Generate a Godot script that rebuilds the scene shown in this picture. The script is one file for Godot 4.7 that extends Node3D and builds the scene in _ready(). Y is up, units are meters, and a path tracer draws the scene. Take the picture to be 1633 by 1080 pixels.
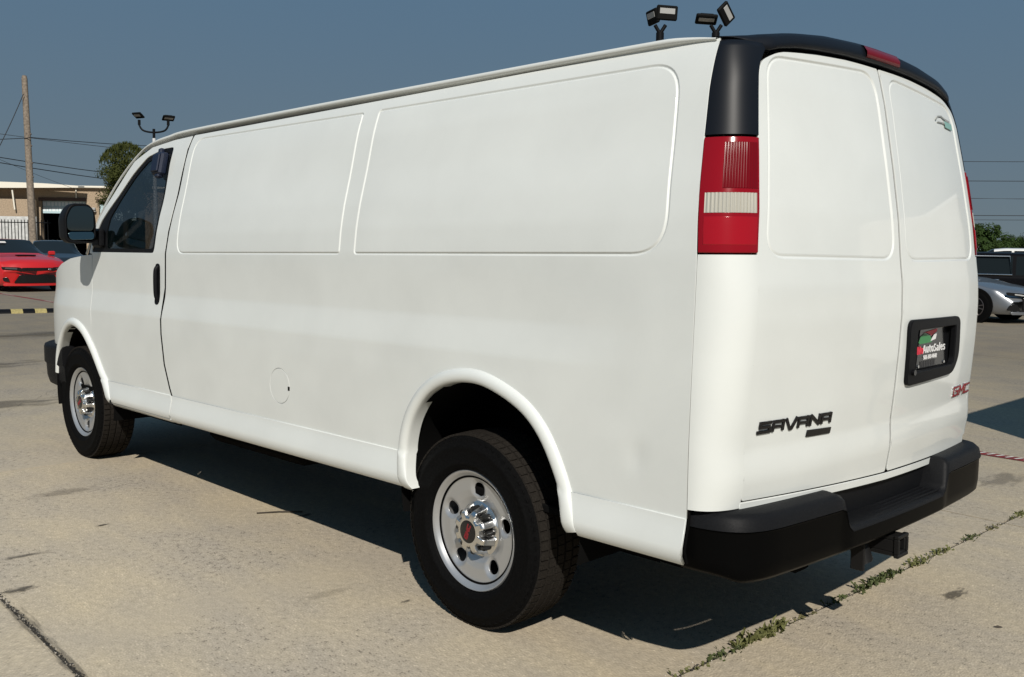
extends Node3D

const RAKE := 0.01406            # the loaded front sits lower than the rear
const K := 0.076                 # bow of the rear doors in plan
var used := {}
var M := {}
var rng := RandomNumberGenerator.new()
var rake_basis := Basis(Vector3(1, 0, 0), Vector3(0, cos(RAKE), -sin(RAKE)), Vector3(0, sin(RAKE), cos(RAKE)))
var tw: PackedFloat32Array
var tw2: PackedFloat32Array
var tz: PackedFloat32Array
var tx: PackedFloat32Array
var ta: PackedFloat32Array

# ---------------------------------------------------------------- mesh collector
class MB:
	var v := PackedVector3Array()
	var n := PackedVector3Array()
	var t := PackedVector2Array()
	var ix := PackedInt32Array()
	var c := PackedColorArray()
	func vert(p: Vector3, nn: Vector3, uv := Vector2.ZERO) -> int:
		v.append(p); n.append(nn); t.append(uv)
		return v.size() - 1
	func tri(a: int, b: int, c: int) -> void:
		var g := (v[b] - v[a]).cross(v[c] - v[a])
		if g.dot(n[a] + n[b] + n[c]) > 0.0:
			ix.append(a); ix.append(c); ix.append(b)
		else:
			ix.append(a); ix.append(b); ix.append(c)
	func quad(a: int, b: int, c: int, d: int) -> void:
		tri(a, b, c); tri(a, c, d)
	func face(p: Array, out: Vector3) -> void:      # flat convex polygon
		var nn: Vector3 = (p[1] - p[0]).cross(p[2] - p[0])
		if nn.length_squared() < 1e-14 and p.size() > 3:
			nn = (p[2] - p[0]).cross(p[3] - p[0])
		nn = nn.normalized()
		if nn.dot(out) < 0.0: nn = -nn
		var s := v.size()
		for q in p: vert(q, nn, Vector2(q.x + q.z * 0.7, q.y + q.z * 0.3))
		for i in range(1, p.size() - 1): tri(s, s + i, s + i + 1)
	func box(c: Vector3, s: Vector3, b := 0.0, B := Basis()) -> void:
		var h := s * 0.5
		var at := func(ax: int, sg: float, s1: float, s2: float) -> Vector3:
			var q := Vector3.ZERO
			q[ax] = sg * h[ax]; q[(ax + 1) % 3] = s1 * (h[(ax + 1) % 3] - b); q[(ax + 2) % 3] = s2 * (h[(ax + 2) % 3] - b)
			return c + B * q
		for ax in 3:
			for sg in [-1.0, 1.0]:
				var o := Vector3.ZERO; o[ax] = sg
				face([at.call(ax, sg, -1, -1), at.call(ax, sg, 1, -1), at.call(ax, sg, 1, 1), at.call(ax, sg, -1, 1)], B * o)
		if b <= 0.0: return
		for ax in 3:
			var ay := (ax + 1) % 3
			for sa in [-1.0, 1.0]:
				for sb in [-1.0, 1.0]:
					var o := Vector3.ZERO; o[ax] = sa; o[ay] = sb
					face([at.call(ax, sa, sb, -1), at.call(ax, sa, sb, 1), at.call(ay, sb, 1, sa), at.call(ay, sb, -1, sa)], B * o)
		for sx in [-1.0, 1.0]:
			for sy in [-1.0, 1.0]:
				for sz in [-1.0, 1.0]:
					face([at.call(0, sx, sy, sz), at.call(1, sy, sz, sx), at.call(2, sz, sx, sy)], B * Vector3(sx, sy, sz))
	func tube(p: PackedVector3Array, r, sides := 8, caps := true) -> void:
		var rows := []
		var up := Vector3.UP
		var d0 := (p[1] - p[0]).normalized()
		if absf(d0.dot(up)) > 0.9: up = Vector3.RIGHT
		var s0 := v.size()
		for i in p.size():
			var d := (p[mini(i + 1, p.size() - 1)] - p[maxi(i - 1, 0)]).normalized()
			var a := d.cross(up).normalized()
			var b := a.cross(d).normalized()
			up = b
			var rr: float = r[i] if r is Array else r
			for k in sides + 1:
				var w := TAU * k / sides
				var o := a * cos(w) + b * sin(w)
				vert(p[i] + o * rr, o, Vector2(float(k) / sides, i))
		for i in p.size() - 1:
			for k in sides:
				var q := s0 + i * (sides + 1) + k
				quad(q, q + 1, q + sides + 2, q + sides + 1)
		if caps:
			for e in [0, p.size() - 1]:
				var d := (p[1] - p[0]).normalized() * -1.0 if e == 0 else (p[e] - p[e - 1]).normalized()
				var c := vert(p[e], d)
				var f := v.size()
				for k in sides: vert(v[s0 + e * (sides + 1) + k], d)
				for k in sides: tri(c, f + k, f + (k + 1) % sides)
	func lathe(prof: Array, o: Vector3, axis: Vector3, seg := 48, crease := 0.8) -> void:   # prof: Vector2(radius, along axis)
		var a := axis.cross(Vector3.UP if absf(axis.y) < 0.9 else Vector3.RIGHT).normalized()
		var b := axis.cross(a).normalized()
		var sn := []
		for i in prof.size() - 1:
			var e: Vector2 = (prof[i + 1] - prof[i]).normalized()
			sn.append(Vector2(e.y, -e.x))
		for i in prof.size() - 1:
			var n0: Vector2 = sn[i]
			var n1: Vector2 = sn[i]
			if i > 0 and sn[i - 1].dot(sn[i]) > crease: n0 = (sn[i - 1] + sn[i]).normalized()
			if i < sn.size() - 1 and sn[i + 1].dot(sn[i]) > crease: n1 = (sn[i + 1] + sn[i]).normalized()
			var s := v.size()
			for k in seg + 1:
				var w := TAU * k / seg
				var d := a * cos(w) + b * sin(w)
				vert(o + d * prof[i].x + axis * prof[i].y, d * n0.x + axis * n0.y)
				vert(o + d * prof[i + 1].x + axis * prof[i + 1].y, d * n1.x + axis * n1.y)
			for k in seg:
				quad(s + k * 2, s + k * 2 + 1, s + k * 2 + 3, s + k * 2 + 2)
	func grid(P: Array, sgn := 1.0, flat := false) -> void:     # rows of points, smooth
		var R := P.size()
		var C: int = P[0].size()
		var s := v.size()
		for i in R:
			for j in C:
				var du: Vector3 = P[mini(i + 1, R - 1)][j] - P[maxi(i - 1, 0)][j]
				var dv: Vector3 = P[i][mini(j + 1, C - 1)] - P[i][maxi(j - 1, 0)]
				var nn := du.cross(dv) * sgn
				if nn.length_squared() < 1e-16: nn = Vector3.UP
				vert(P[i][j], nn.normalized(), Vector2(float(j) / (C - 1), float(i) / (R - 1)))
		for i in R - 1:
			for j in C - 1:
				var q := s + i * C + j
				if flat:
					var m := (n[q] + n[q + 1] + n[q + C] + n[q + C + 1])
					face([v[q], v[q + 1], v[q + C + 1], v[q + C]], m)
				else: quad(q, q + 1, q + C + 1, q + C)
	# a polygon with holes in (u, v), laid on the surface S(u, v), with edges turned in by `rim`
	func patch(poly: PackedVector2Array, holes: Array, S: Callable, cell: float, sgn := 1.0, rim := 0.012, soft := 0.0015) -> void:
		var lo := poly[0]; var hi := poly[0]
		for q in poly:
			lo = lo.min(q); hi = hi.max(q)
		var nu := maxi(1, ceili((hi.x - lo.x) / cell)); var nv := maxi(1, ceili((hi.y - lo.y) / cell))
		var cu := (hi.x - lo.x) / nu; var cv := (hi.y - lo.y) / nv
		var edge := {}
		var rings: Array = [poly]
		rings.append_array(holes)
		for ring in rings:
			for i in ring.size():
				var a: Vector2 = ring[i]; var b: Vector2 = ring[(i + 1) % ring.size()]
				var m := maxi(1, ceili((b - a).length() / (minf(cu, cv) * 0.2)))
				for k in m + 1:
					var q := a.lerp(b, float(k) / m)
					var iu := (q.x - lo.x) / cu; var iv := (q.y - lo.y) / cv
					for du in [-0.02, 0.02]:
						for dv in [-0.02, 0.02]:
							edge[clampi(floori(iu + du), 0, nu - 1) * 100000 + clampi(floori(iv + dv), 0, nv - 1)] = true
		var ids := {}
		for i in nu:
			for j in nv:
				var key := i * 100000 + j
				var p0 := lo + Vector2(i * cu, j * cv)
				if edge.has(key):
					var bits: Array = Geometry2D.intersect_polygons(PackedVector2Array([p0, p0 + Vector2(cu, 0), p0 + Vector2(cu, cv), p0 + Vector2(0, cv)]), poly)
					for h in holes:
						var nb := []
						for bit in bits: nb.append_array(Geometry2D.clip_polygons(bit, h))
						bits = nb
					for bit_ in bits:
						var bit: PackedVector2Array = bit_
						var tr := Geometry2D.triangulate_polygon(bit)
						var s := v.size()
						if tr.is_empty():
							bit = Geometry2D.convex_hull(bit)
							tr = Geometry2D.triangulate_polygon(bit)
							if tr.is_empty(): continue
						for q in bit: surf_vert(S, q, sgn)
						for k in range(0, tr.size(), 3): tri(s + tr[k], s + tr[k + 1], s + tr[k + 2])
				else:
					var c := p0 + Vector2(cu, cv) * 0.5
					if not Geometry2D.is_point_in_polygon(c, poly): continue
					var hole := false
					for h in holes:
						if Geometry2D.is_point_in_polygon(c, h): hole = true; break
					if hole: continue
					var q := []
					for d in [[0, 0], [1, 0], [1, 1], [0, 1]]:
						var kk: int = (i + d[0]) * 100000 + j + d[1]
						if not ids.has(kk): ids[kk] = surf_vert(S, lo + Vector2((i + d[0]) * cu, (j + d[1]) * cv), sgn)
						q.append(ids[kk])
					quad(q[0], q[1], q[2], q[3])
		if rim <= 0.0: return
		for r in rings.size():
			var ring: PackedVector2Array = rings[r]
			var cw := Geometry2D.is_polygon_clockwise(ring)
			var pts := PackedVector2Array(); var lats := PackedVector2Array()
			for i in ring.size():
				var a := ring[i]; var b := ring[(i + 1) % ring.size()]
				var m := maxi(1, ceili((b - a).length() / maxf(cell * 1.5, 0.015)))
				var la := ((b - a).normalized() + (a - ring[(i - 1 + ring.size()) % ring.size()]).normalized()).normalized()
				var lb := ((b - a).normalized() + (ring[(i + 2) % ring.size()] - b).normalized()).normalized()
				for k in m:
					pts.append(a.lerp(b, float(k) / m))
					var tg := la.lerp(lb, float(k) / m)
					var lat := Vector2(tg.y, -tg.x)
					if cw: lat = -lat
					if r > 0: lat = -lat
					lats.append(lat.normalized())
			var s := v.size()
			for i in pts.size() + 1:
				var q := pts[i % pts.size()]
				var p: Vector3 = S.call(q.x, q.y)
				var l2 := lats[i % pts.size()]
				var lq: Vector2 = q + l2 * 0.01
				var l3: Vector3 = (S.call(lq.x, lq.y) - p).normalized()
				var e := 0.002
				var nn: Vector3 = ((S.call(q.x + e, q.y) - S.call(q.x - e, q.y)).cross(S.call(q.x, q.y + e) - S.call(q.x, q.y - e)) * sgn).normalized()
				vert(p, nn)
				vert(p + l3 * soft - nn * soft, (nn + l3).normalized())
				vert(p + l3 * soft - nn * soft, l3)
				vert(p + l3 * soft - nn * rim, l3)
			for i in pts.size():
				var q := s + i * 4
				quad(q, q + 1, q + 5, q + 4)
				quad(q + 2, q + 3, q + 7, q + 6)
	func surf_vert(S: Callable, q: Vector2, sgn: float) -> int:
		var e := 0.002
		var nn: Vector3 = ((S.call(q.x + e, q.y) - S.call(q.x - e, q.y)).cross(S.call(q.x, q.y + e) - S.call(q.x, q.y - e)) * sgn).normalized()
		return vert(S.call(q.x, q.y), nn, q)
	func mesh() -> ArrayMesh:
		var a := []
		a.resize(Mesh.ARRAY_MAX)
		a[Mesh.ARRAY_VERTEX] = v; a[Mesh.ARRAY_NORMAL] = n; a[Mesh.ARRAY_TEX_UV] = t; a[Mesh.ARRAY_INDEX] = ix
		if c.size() == v.size() and c.size() > 0: a[Mesh.ARRAY_COLOR] = c
		var m := ArrayMesh.new()
		m.add_surface_from_arrays(Mesh.PRIMITIVE_TRIANGLES, a)
		return m

# ---------------------------------------------------------------- nodes
func numbered(called: String) -> String:
	if not used.has(called):
		used[called] = 0
		return called
	used[called] += 1
	return "%s_%03d" % [called, used[called]]

func put(mb: MB, called: String, m: Material, parent: Node = self, raked := false) -> MeshInstance3D:
	var o := MeshInstance3D.new()
	o.name = numbered(called) if parent == self else called
	o.mesh = mb.mesh()
	o.material_override = m
	if raked: o.transform = Transform3D(rake_basis, Vector3.ZERO)
	parent.add_child(o, true)
	return o

func tag(o: Node, label: String, category := "", group := "") -> Node:
	if label: o.set_meta("label", label)
	if category: o.set_meta("category", category)
	if group: o.set_meta("group", group)
	return o

func thing(called: String, label: String, category: String, at := Vector3.ZERO, turn := 0.0, group := "") -> Node3D:
	var o := Node3D.new()
	o.name = numbered(called)
	add_child(o, true)
	o.position = at; o.rotation.y = turn
	tag(o, label, category, group)
	return o

func setting(o: Node) -> Node:
	o.set_meta("kind", "structure")
	return o

func lin(r: float, g: float, b: float, a := 1.0) -> Color:
	var c := Color(r, g, b).linear_to_srgb()
	c.a = a
	return c

func mk(key: String, c: Color, rough := 0.6, metal := 0.0) -> StandardMaterial3D:
	var m := StandardMaterial3D.new()
	m.resource_name = key
	m.albedo_color = c; m.roughness = rough; m.metallic = metal
	M[key] = m
	return m

func noise_tex(freq: float, size: int, lo: Color, hi: Color, sd: int, octaves := 4) -> NoiseTexture2D:
	var f := FastNoiseLite.new()
	f.seed = sd; f.frequency = freq; f.fractal_octaves = octaves
	var t := NoiseTexture2D.new()
	t.width = size; t.height = size; t.seamless = true; t.noise = f
	var g := Gradient.new()
	g.set_color(0, lo); g.set_color(1, hi)
	t.color_ramp = g
	return t

func grained(m: StandardMaterial3D, freq: float, lo: float, hi: float, sd: int, scale: float, bump := 0.0) -> StandardMaterial3D:
	m.albedo_texture = noise_tex(freq, 256, Color(lo, lo, lo), Color(hi, hi, hi), sd)
	m.uv1_triplanar = true
	m.uv1_scale = Vector3.ONE * scale
	if bump > 0.0:
		m.heightmap_enabled = false
		var f := FastNoiseLite.new()
		f.seed = sd + 7; f.frequency = freq * 2.0
		var t := NoiseTexture2D.new()
		t.width = 256; t.height = 256; t.seamless = true; t.noise = f; t.as_normal_map = true; t.bump_strength = bump
		m.normal_enabled = true; m.normal_texture = t
	return m

# ---------------------------------------------------------------- tables of the van's sections
func table(ys: Array, xs: Array, smooth: int) -> PackedFloat32Array:
	var raw := PackedFloat32Array()
	for i in 761:
		var y := 0.40 + i * 0.0025
		var k := 0
		while k < ys.size() - 2 and y > ys[k + 1]: k += 1
		var f: float = clampf((y - ys[k]) / (ys[k + 1] - ys[k]), 0.0, 1.0)
		raw.append(lerpf(xs[k], xs[k + 1], f))
	for pass_ in 2:
		var o := raw.duplicate()
		for i in raw.size():
			var s := 0.0
			for d in range(-smooth, smooth + 1): s += o[clampi(i + d, 0, 760)]
			raw[i] = s / (2 * smooth + 1)
	return raw

func look(t: PackedFloat32Array, y: float) -> float:
	var f := clampf((y - 0.40) / 0.0025, 0.0, 759.0)
	var i := int(f)
	return lerpf(t[i], t[i + 1], f - i)

func rounded_quad(pts: Array, r: float) -> Array:      # [nx, ny, c] per edge, then r
	var c := Vector2.ZERO
	for q in pts: c += q / 4.0
	var out := []
	for i in 4:
		var a: Vector2 = pts[i]; var b: Vector2 = pts[(i + 1) % 4]
		var nn := Vector2(b.y - a.y, a.x - b.x).normalized()
		if nn.dot(a - c) < 0.0: nn = -nn
		out.append(Vector3(nn.x, nn.y, nn.dot(a)))
	out.append(r)
	return out

func quad_sd(e: Array, u: float, v: float) -> float:
	var r: float = e[4]
	var big := -1e9
	var s := 0.0
	for i in 4:
		var d: float = e[i].x * u + e[i].y * v - e[i].z + r
		if d > 0.0: s += d * d
		if d > big: big = d
	return (sqrt(s) if s > 0.0 else big) - r

func spline(p: Array, per := 6, closed := false) -> PackedVector2Array:
	var out := PackedVector2Array()
	var n := p.size()
	for i in (n if closed else n - 1):
		var a: Vector2 = p[(i - 1 + n) % n] if closed else p[maxi(i - 1, 0)]
		var d: Vector2 = p[(i + 2) % n] if closed else p[mini(i + 2, n - 1)]
		for k in per: out.append(p[i].cubic_interpolate(p[(i + 1) % n], a, d, float(k) / per))
	if not closed: out.append(p[n - 1])
	return out

func spline3(p: Array, per := 6) -> PackedVector3Array:
	var out := PackedVector3Array()
	var n := p.size()
	for i in n - 1:
		for k in per: out.append(p[i].cubic_interpolate(p[i + 1], p[maxi(i - 1, 0)], p[mini(i + 2, n - 1)], float(k) / per))
	out.append(p[n - 1])
	return out

func line_dist(pl: PackedVector2Array, q: Vector2) -> float:
	var best := 1e9
	for i in pl.size() - 1:
		var c := Geometry2D.get_closest_point_to_segment(q, pl[i], pl[i + 1])
		best = minf(best, c.distance_squared_to(q))
	return sqrt(best)

func rounded(pts: Array, rad, per := 5) -> PackedVector2Array:   # polygon with rounded corners
	var out := PackedVector2Array()
	var n := pts.size()
	for i in n:
		var p: Vector2 = pts[i]
		var a: Vector2 = pts[(i - 1 + n) % n] - p
		var b: Vector2 = pts[(i + 1) % n] - p
		var r: float = rad[i] if rad is Array else rad
		var k := minf(r, minf(a.length(), b.length()) * 0.48)
		var s := p + a.normalized() * k
		var e := p + b.normalized() * k
		for j in per + 1:
			var f := float(j) / per
			out.append(s.lerp(p, f).lerp(p.lerp(e, f), f))
	return out

# ================================================================ the van
var arch_rear := PackedVector2Array()
var arch_front := PackedVector2Array()
var panels := []
var door_panels := []

func hw(z: float, y: float) -> float:            # half width of the body
	var w := look(tw, y)
	if z > .2: w = lerpf(w, look(tw2, y), smoothstep(.25, .92, z))
	if y < 1.4 and z > -2.5:                         # a car-park dent and the slight waviness of a used panel
		w += .0004 * sin(z * 7.3 + y * 3.1) * sin(y * 11.0 + z * 1.7) - .0035 * exp(-(pow(z - .83, 2.0) / .0016 + pow(y - .80, 2.0) / .0026)) - .0016 * exp(-(pow(z + .55, 2.0) / .02 + pow(y - 1.02, 2.0) / .004))
	if z < -3.6:
		var a := minf((-3.6 - z) / 1.14, 1.0)
		w -= 0.38 * (1.0 - sqrt(maxf(0.0, 1.0 - pow(a, 4.0))))
	return w

func rocker_w(y: float) -> float:                 # the sill flares out under a crisp crease, then rolls under
	if y > .54: return lerpf(1.040, 1.0185, smoothstep(.0, 1.0, (y - .54) / .098) * .35 + (y - .54) / .098 * .65)
	var f := clampf((.54 - y) / .06, 0.0, 1.0)
	return .985 + .055 * sqrt(maxf(0.0, 1.0 - f * f))

func rear_z(x: float, y: float) -> float:
	return look(tz, y) - K * x * x

func outline(e: Array, r) -> PackedVector2Array:      # rounded outline, evenly spaced
	var p := rounded(e, r, 10)
	var out := PackedVector2Array()
	for i in p.size():
		var a := p[i]; var q := p[(i + 1) % p.size()]
		var m := maxi(1, ceili((q - a).length() / .04))
		for k in m:
			if k > 0 or (q - a).length() > 1e-5: out.append(a.lerp(q, float(k) / m))
	return out

func shifted(p: PackedVector2Array, d: float, closed := true) -> PackedVector2Array:   # moved out along its own normals
	var out := PackedVector2Array()
	var n := p.size()
	var sg := (-1.0 if Geometry2D.is_polygon_clockwise(p) else 1.0) if closed else -1.0
	for i in n:
		var a := p[(i - 1 + n) % n] if closed else p[maxi(i - 1, 0)]
		var q := p[(i + 1) % n] if closed else p[mini(i + 1, n - 1)]
		var t := (q - a).normalized()
		out.append(p[i] + Vector2(t.y, -t.x) * sg * d)
	return out

# the step of a pressed panel: from the sheet (outside) down to the sunk field (inside)
func pressing(mb: MB, p: PackedVector2Array, S: Callable, depth: float, sgn: float, sunk := 0.0) -> void:
	var rows := []
	for e in [[.0085, 0.0], [.0070, 0.0], [.0052, .18], [.0030, .66], [.0008, 1.0], [-.0012, 1.0], [-.0034, .66 + .34 * sunk], [-.0054, .18 + .82 * sunk], [-.0070, sunk], [-.0085, sunk]]:
		var q := shifted(p, e[0])
		var row := PackedVector3Array()
		for i in q.size() + 1:
			var a := q[i % q.size()]
			var o: Vector3 = S.call(a.x, a.y)
			var n: Vector3 = ((S.call(a.x + .002, a.y) - o).cross(S.call(a.x, a.y + .002) - o) * sgn).normalized()
			row.append(o - n * depth * e[1])
		rows.append(row)
	var s := mb.v.size()
	mb.grid(rows, 1.0)
	# face the same way as the sheet
	var a := p[0]
	var nn: Vector3 = ((S.call(a.x + .002, a.y) - S.call(a.x, a.y)).cross(S.call(a.x, a.y + .002) - S.call(a.x, a.y)) * sgn)
	if mb.n[s].dot(nn) < 0.0:
		for i in range(s, mb.v.size()): mb.n[i] = -mb.n[i]
		var k: int = mb.ix.size() - (rows.size() - 1) * (rows[0].size() - 1) * 6
		while k < mb.ix.size():
			var t := mb.ix[k + 1]; mb.ix[k + 1] = mb.ix[k + 2]; mb.ix[k + 2] = t
			k += 3

func wheel_lip(mb: MB, p: PackedVector2Array, sd: float) -> void:      # rolled lip round a wheel opening
	var rows := []
	for e in [[.0, -.05], [.0, -.008], [.0008, .003], [.004, .0105], [.010, .0165], [.020, .0205], [.032, .0205], [.042, .017], [.049, .0115], [.0525, .006], [.0545, .0015], [.0555, -.004], [.0575, -.012]]:
		var q := shifted(p, e[0], false)
		var row := PackedVector3Array()
		for a in q:
			var x := hw(a.x, a.y)
			if a.y < .638 and a.x > -3.6: x = rocker_w(a.y)
			var fade := smoothstep(.49, .66, a.y) if a.x > -3.6 else 1.0
			row.append(Vector3(sd * (x + (e[1] if e[1] < -.02 else e[1] * lerpf(.12, 1.0, fade))), a.y, a.x))
		rows.append(row)
	mb.grid(rows, sd)

func corner(s: float, y: float, sd: float) -> Vector3:       # from the body side round to the rear door
	var w := look(tw2, y)
	var xd := look(tx, y)
	var zb := look(tz, y) - K * xd * xd
	var hb := 0.55 * (w - xd)
	var tilt := .10
	var za := look(ta, y)
	var p := Vector2(w, za).bezier_interpolate(Vector2(w, za) + Vector2(-sin(tilt), cos(tilt)) * 0.55 * (zb - za) / cos(tilt), Vector2(xd + hb, zb - 2.0 * K * xd * hb), Vector2(xd, zb), s)
	return Vector3(sd * p.x, y, p.y)

func letters(mb: MB, segs: Array, o: Vector2, ux: float, vy: float, slant: float, S: Callable, thick: float, sgn: float) -> void:
	for g in segs:                                             # [ax, ay, bx, by, width in units of height]
		var a := Vector2(o.x + g[0] * ux + g[1] * vy * slant, o.y + g[1] * vy)
		var b := Vector2(o.x + g[2] * ux + g[3] * vy * slant, o.y + g[3] * vy)
		var d := (b - a).normalized()
		var h: Vector2 = Vector2(-d.y, d.x) * g[4] * vy * 0.5
		mb.patch(PackedVector2Array([a - h, b - h, b + h, a + h]), [], S, 0.05, sgn, thick, 0.0012)

func make_wheel(parent: Node3D) -> Node3D:                     # outward is -x
	var w := Node3D.new()
	w.name = "wheel"
	parent.add_child(w, true)
	var out := Vector3(-1, 0, 0)
	var tm := MB.new()
	tm.lathe([Vector2(.203, -.085), Vector2(.25, -.112), Vector2(.30, -.121), Vector2(.345, -.115), Vector2(.368, -.100)], Vector3.ZERO, out, 72)
	tm.lathe([Vector2(.368, .100), Vector2(.357, .107), Vector2(.345, .115), Vector2(.337, .1165), Vector2(.334, .120), Vector2(.322, .1225), Vector2(.318, .1205), Vector2(.30, .121), Vector2(.268, .118), Vector2(.264, .1195), Vector2(.256, .116), Vector2(.252, .112), Vector2(.242, .106), Vector2(.239, .103), Vector2(.237, .094), Vector2(.203, .080)], Vector3.ZERO, out, 96, 0.6)
	# small raised blocks round the shoulder of the sidewall
	for i in 64:
		var th := TAU * i / 64.0
		var B := Basis(Vector3(1, 0, 0), th)
		tm.box(B * Vector3(-.1085, .351, 0), Vector3(.006, .014, .016), 0.001, B)
	put(tm, "tyre", M.tyre, w)
	var tr := MB.new()
	var ac := []                                               # [across, depth]
	var ribs := [[-.102, -.066], [-.058, -.024], [-.017, .017], [.024, .058], [.066, .102]]
	for r in ribs.size():
		ac.append([ribs[r][0], 1, r]); ac.append([ribs[r][0] + .001, 0, r]); ac.append([ribs[r][1] - .001, 0, r]); ac.append([ribs[r][1], 1, r])
	var N := 66
	for i in N:
		for half in 2:
			for j in ac.size() - 1:
				var rad := func(q: Array) -> float: return .380 - .0035 * pow(q[0] / .1, 2.0) - (.008 if q[1] == 1 else 0.0) - (.006 if half == 1 and q[1] == 0 else 0.0)
				var skew: float = .012 * (ac[j][2] - 2)
				var w0 := .80 if ac[j][2] in [0, 4] else .90
				var a0 := TAU * (i + (0.0 if half == 0 else w0)) / N + skew
				var a1 := TAU * (i + (w0 if half == 0 else 1.0)) / N + skew
				var r0: float = rad.call(ac[j]); var r1: float = rad.call(ac[j + 1])
				tr.face([Vector3(-ac[j][0], r0 * cos(a0), r0 * sin(a0)), Vector3(-ac[j + 1][0], r1 * cos(a0), r1 * sin(a0)), Vector3(-ac[j + 1][0], r1 * cos(a1), r1 * sin(a1)), Vector3(-ac[j][0], r0 * cos(a1), r0 * sin(a1))], Vector3(0, cos(a0), sin(a0)))
				if half == 1 and ac[j][1] == 0 and ac[j + 1][1] == 0:
					for aa in [a0, a1]:
						tr.face([Vector3(-ac[j][0], r0 * cos(aa), r0 * sin(aa)), Vector3(-ac[j + 1][0], r1 * cos(aa), r1 * sin(aa)), Vector3(-ac[j + 1][0], (r1 + .006) * cos(aa), (r1 + .006) * sin(aa)), Vector3(-ac[j][0], (r0 + .006) * cos(aa), (r0 + .006) * sin(aa))], Vector3(0, -sin(aa), cos(aa)) * (1.0 if aa == a0 else -1.0))
	put(tr, "tread", M.tread, w)
	# the steel rim
	var rm := MB.new()
	rm.lathe([Vector2(.237, .070), Vector2(.2365, .096), Vector2(.232, .1005), Vector2(.227, .099), Vector2(.220, .0925), Vector2(.213, .085), Vector2(.206, .0785), Vector2(.2055, .06), Vector2(.203, .02), Vector2(.203, -.08)], Vector3.ZERO, out, 96, 0.55)
	var rp := [[.05, .040], [.088, .046], [.105, .056], [.13, .069], [.155, .075], [.180, .0755], [.195, .0765], [.207, .0790]]
	var S := func(u: float, v: float) -> Vector3:
		var r := sqrt(u * u + v * v)
		var k := 0
		while k < rp.size() - 2 and r > rp[k + 1][0]: k += 1
		var f := clampf((r - rp[k][0]) / (rp[k + 1][0] - rp[k][0]), 0.0, 1.0)
		var a := lerpf(rp[k][1], rp[k + 1][1], f)
		for q in 5:                                           # the metal dips towards each opening
			var th := PI * 0.5 + TAU * q / 5.0
			var d := Vector2(u, v).distance_to(Vector2(cos(th), sin(th)) * .158)
			a -= .012 * (1.0 - smoothstep(.020, .046, d))
		return Vector3(-a, v, u)
	var ring := PackedVector2Array()
	for i in 96: ring.append(Vector2(cos(TAU * i / 96.0), sin(TAU * i / 96.0)) * .2065)
	var holes := []
	for q in 5:
		var th := PI * 0.5 + TAU * q / 5.0
		var d := Vector2(cos(th), sin(th)); var t := Vector2(-d.y, d.x)
		var h := PackedVector2Array()
		for i in 20:
			var e := TAU * i / 20.0
			h.append(d * (.157 + .028 * cos(e)) + t * (.028 + .003 * cos(e)) * sin(e))
		holes.append(h)
	rm.patch(ring, holes, S, .006, 1.0, .014, .001)
	put(rm, "rim", M.rim, w)
	var bk := MB.new()
	bk.lathe([Vector2(.0, -.03), Vector2(.15, -.03), Vector2(.192, -.03)], Vector3.ZERO, out, 32)
	put(bk, "brake_drum", M.under, w)
	var hc := MB.new()
	var hp := [[.112, .050], [.111, .055], [.104, .060], [.099, .066], [.094, .078], [.087, .104], [.082, .113], [.072, .1185], [.048, .1205], [.044, .1195]]
	var rows := []
	for e in hp:
		var row := PackedVector3Array()
		for k in 129:
			var th := TAU * k / 128.0
			var c := absf(fposmod(th * 8.0 / TAU, 1.0) - 0.5) * 2.0      # 0 in the middle of a flute
			var r: float = e[0]
			if e[1] > .062 and e[1] < .1195: r -= (.024 if e[1] < .116 else .012) * (1.0 - smoothstep(.42, .62, c)) * (1.0 if e[1] > .065 else .4)
			row.append(Vector3(-e[1], r * cos(th), r * sin(th)))
		rows.append(row)
	hc.grid(rows, -1.0)
	put(hc, "hub_cap", M.chrome, w)
	for k in 8:
		var nuts := MB.new()
		var th := TAU * (k + 0.5) / 8.0
		var p := Vector3(0, .0825 * cos(th), .0825 * sin(th))
		nuts.tube(PackedVector3Array([p + out * .05, p + out * .094, p + out * .101]), [.0125, .0125, .008], 8)
		put(nuts, "lug_nut", M.nut, w)
	var em := MB.new()
	em.lathe([Vector2(.0, .1215), Vector2(.040, .121), Vector2(.0445, .1195)], Vector3.ZERO, out, 32)
	put(em, "emblem", M.gloss_black, w)
	var lt := MB.new()
	var F := func(u: float, v: float) -> Vector3: return Vector3(-.1228, v, u)
	for i in 3: letters(lt, GMC[i], Vector2(-.030 + i * .0213, -.009), .018, .018, 0.0, F, .002, 1.0)
	put(lt, "emblem_lettering", M.red_badge, w)
	return w

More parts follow.
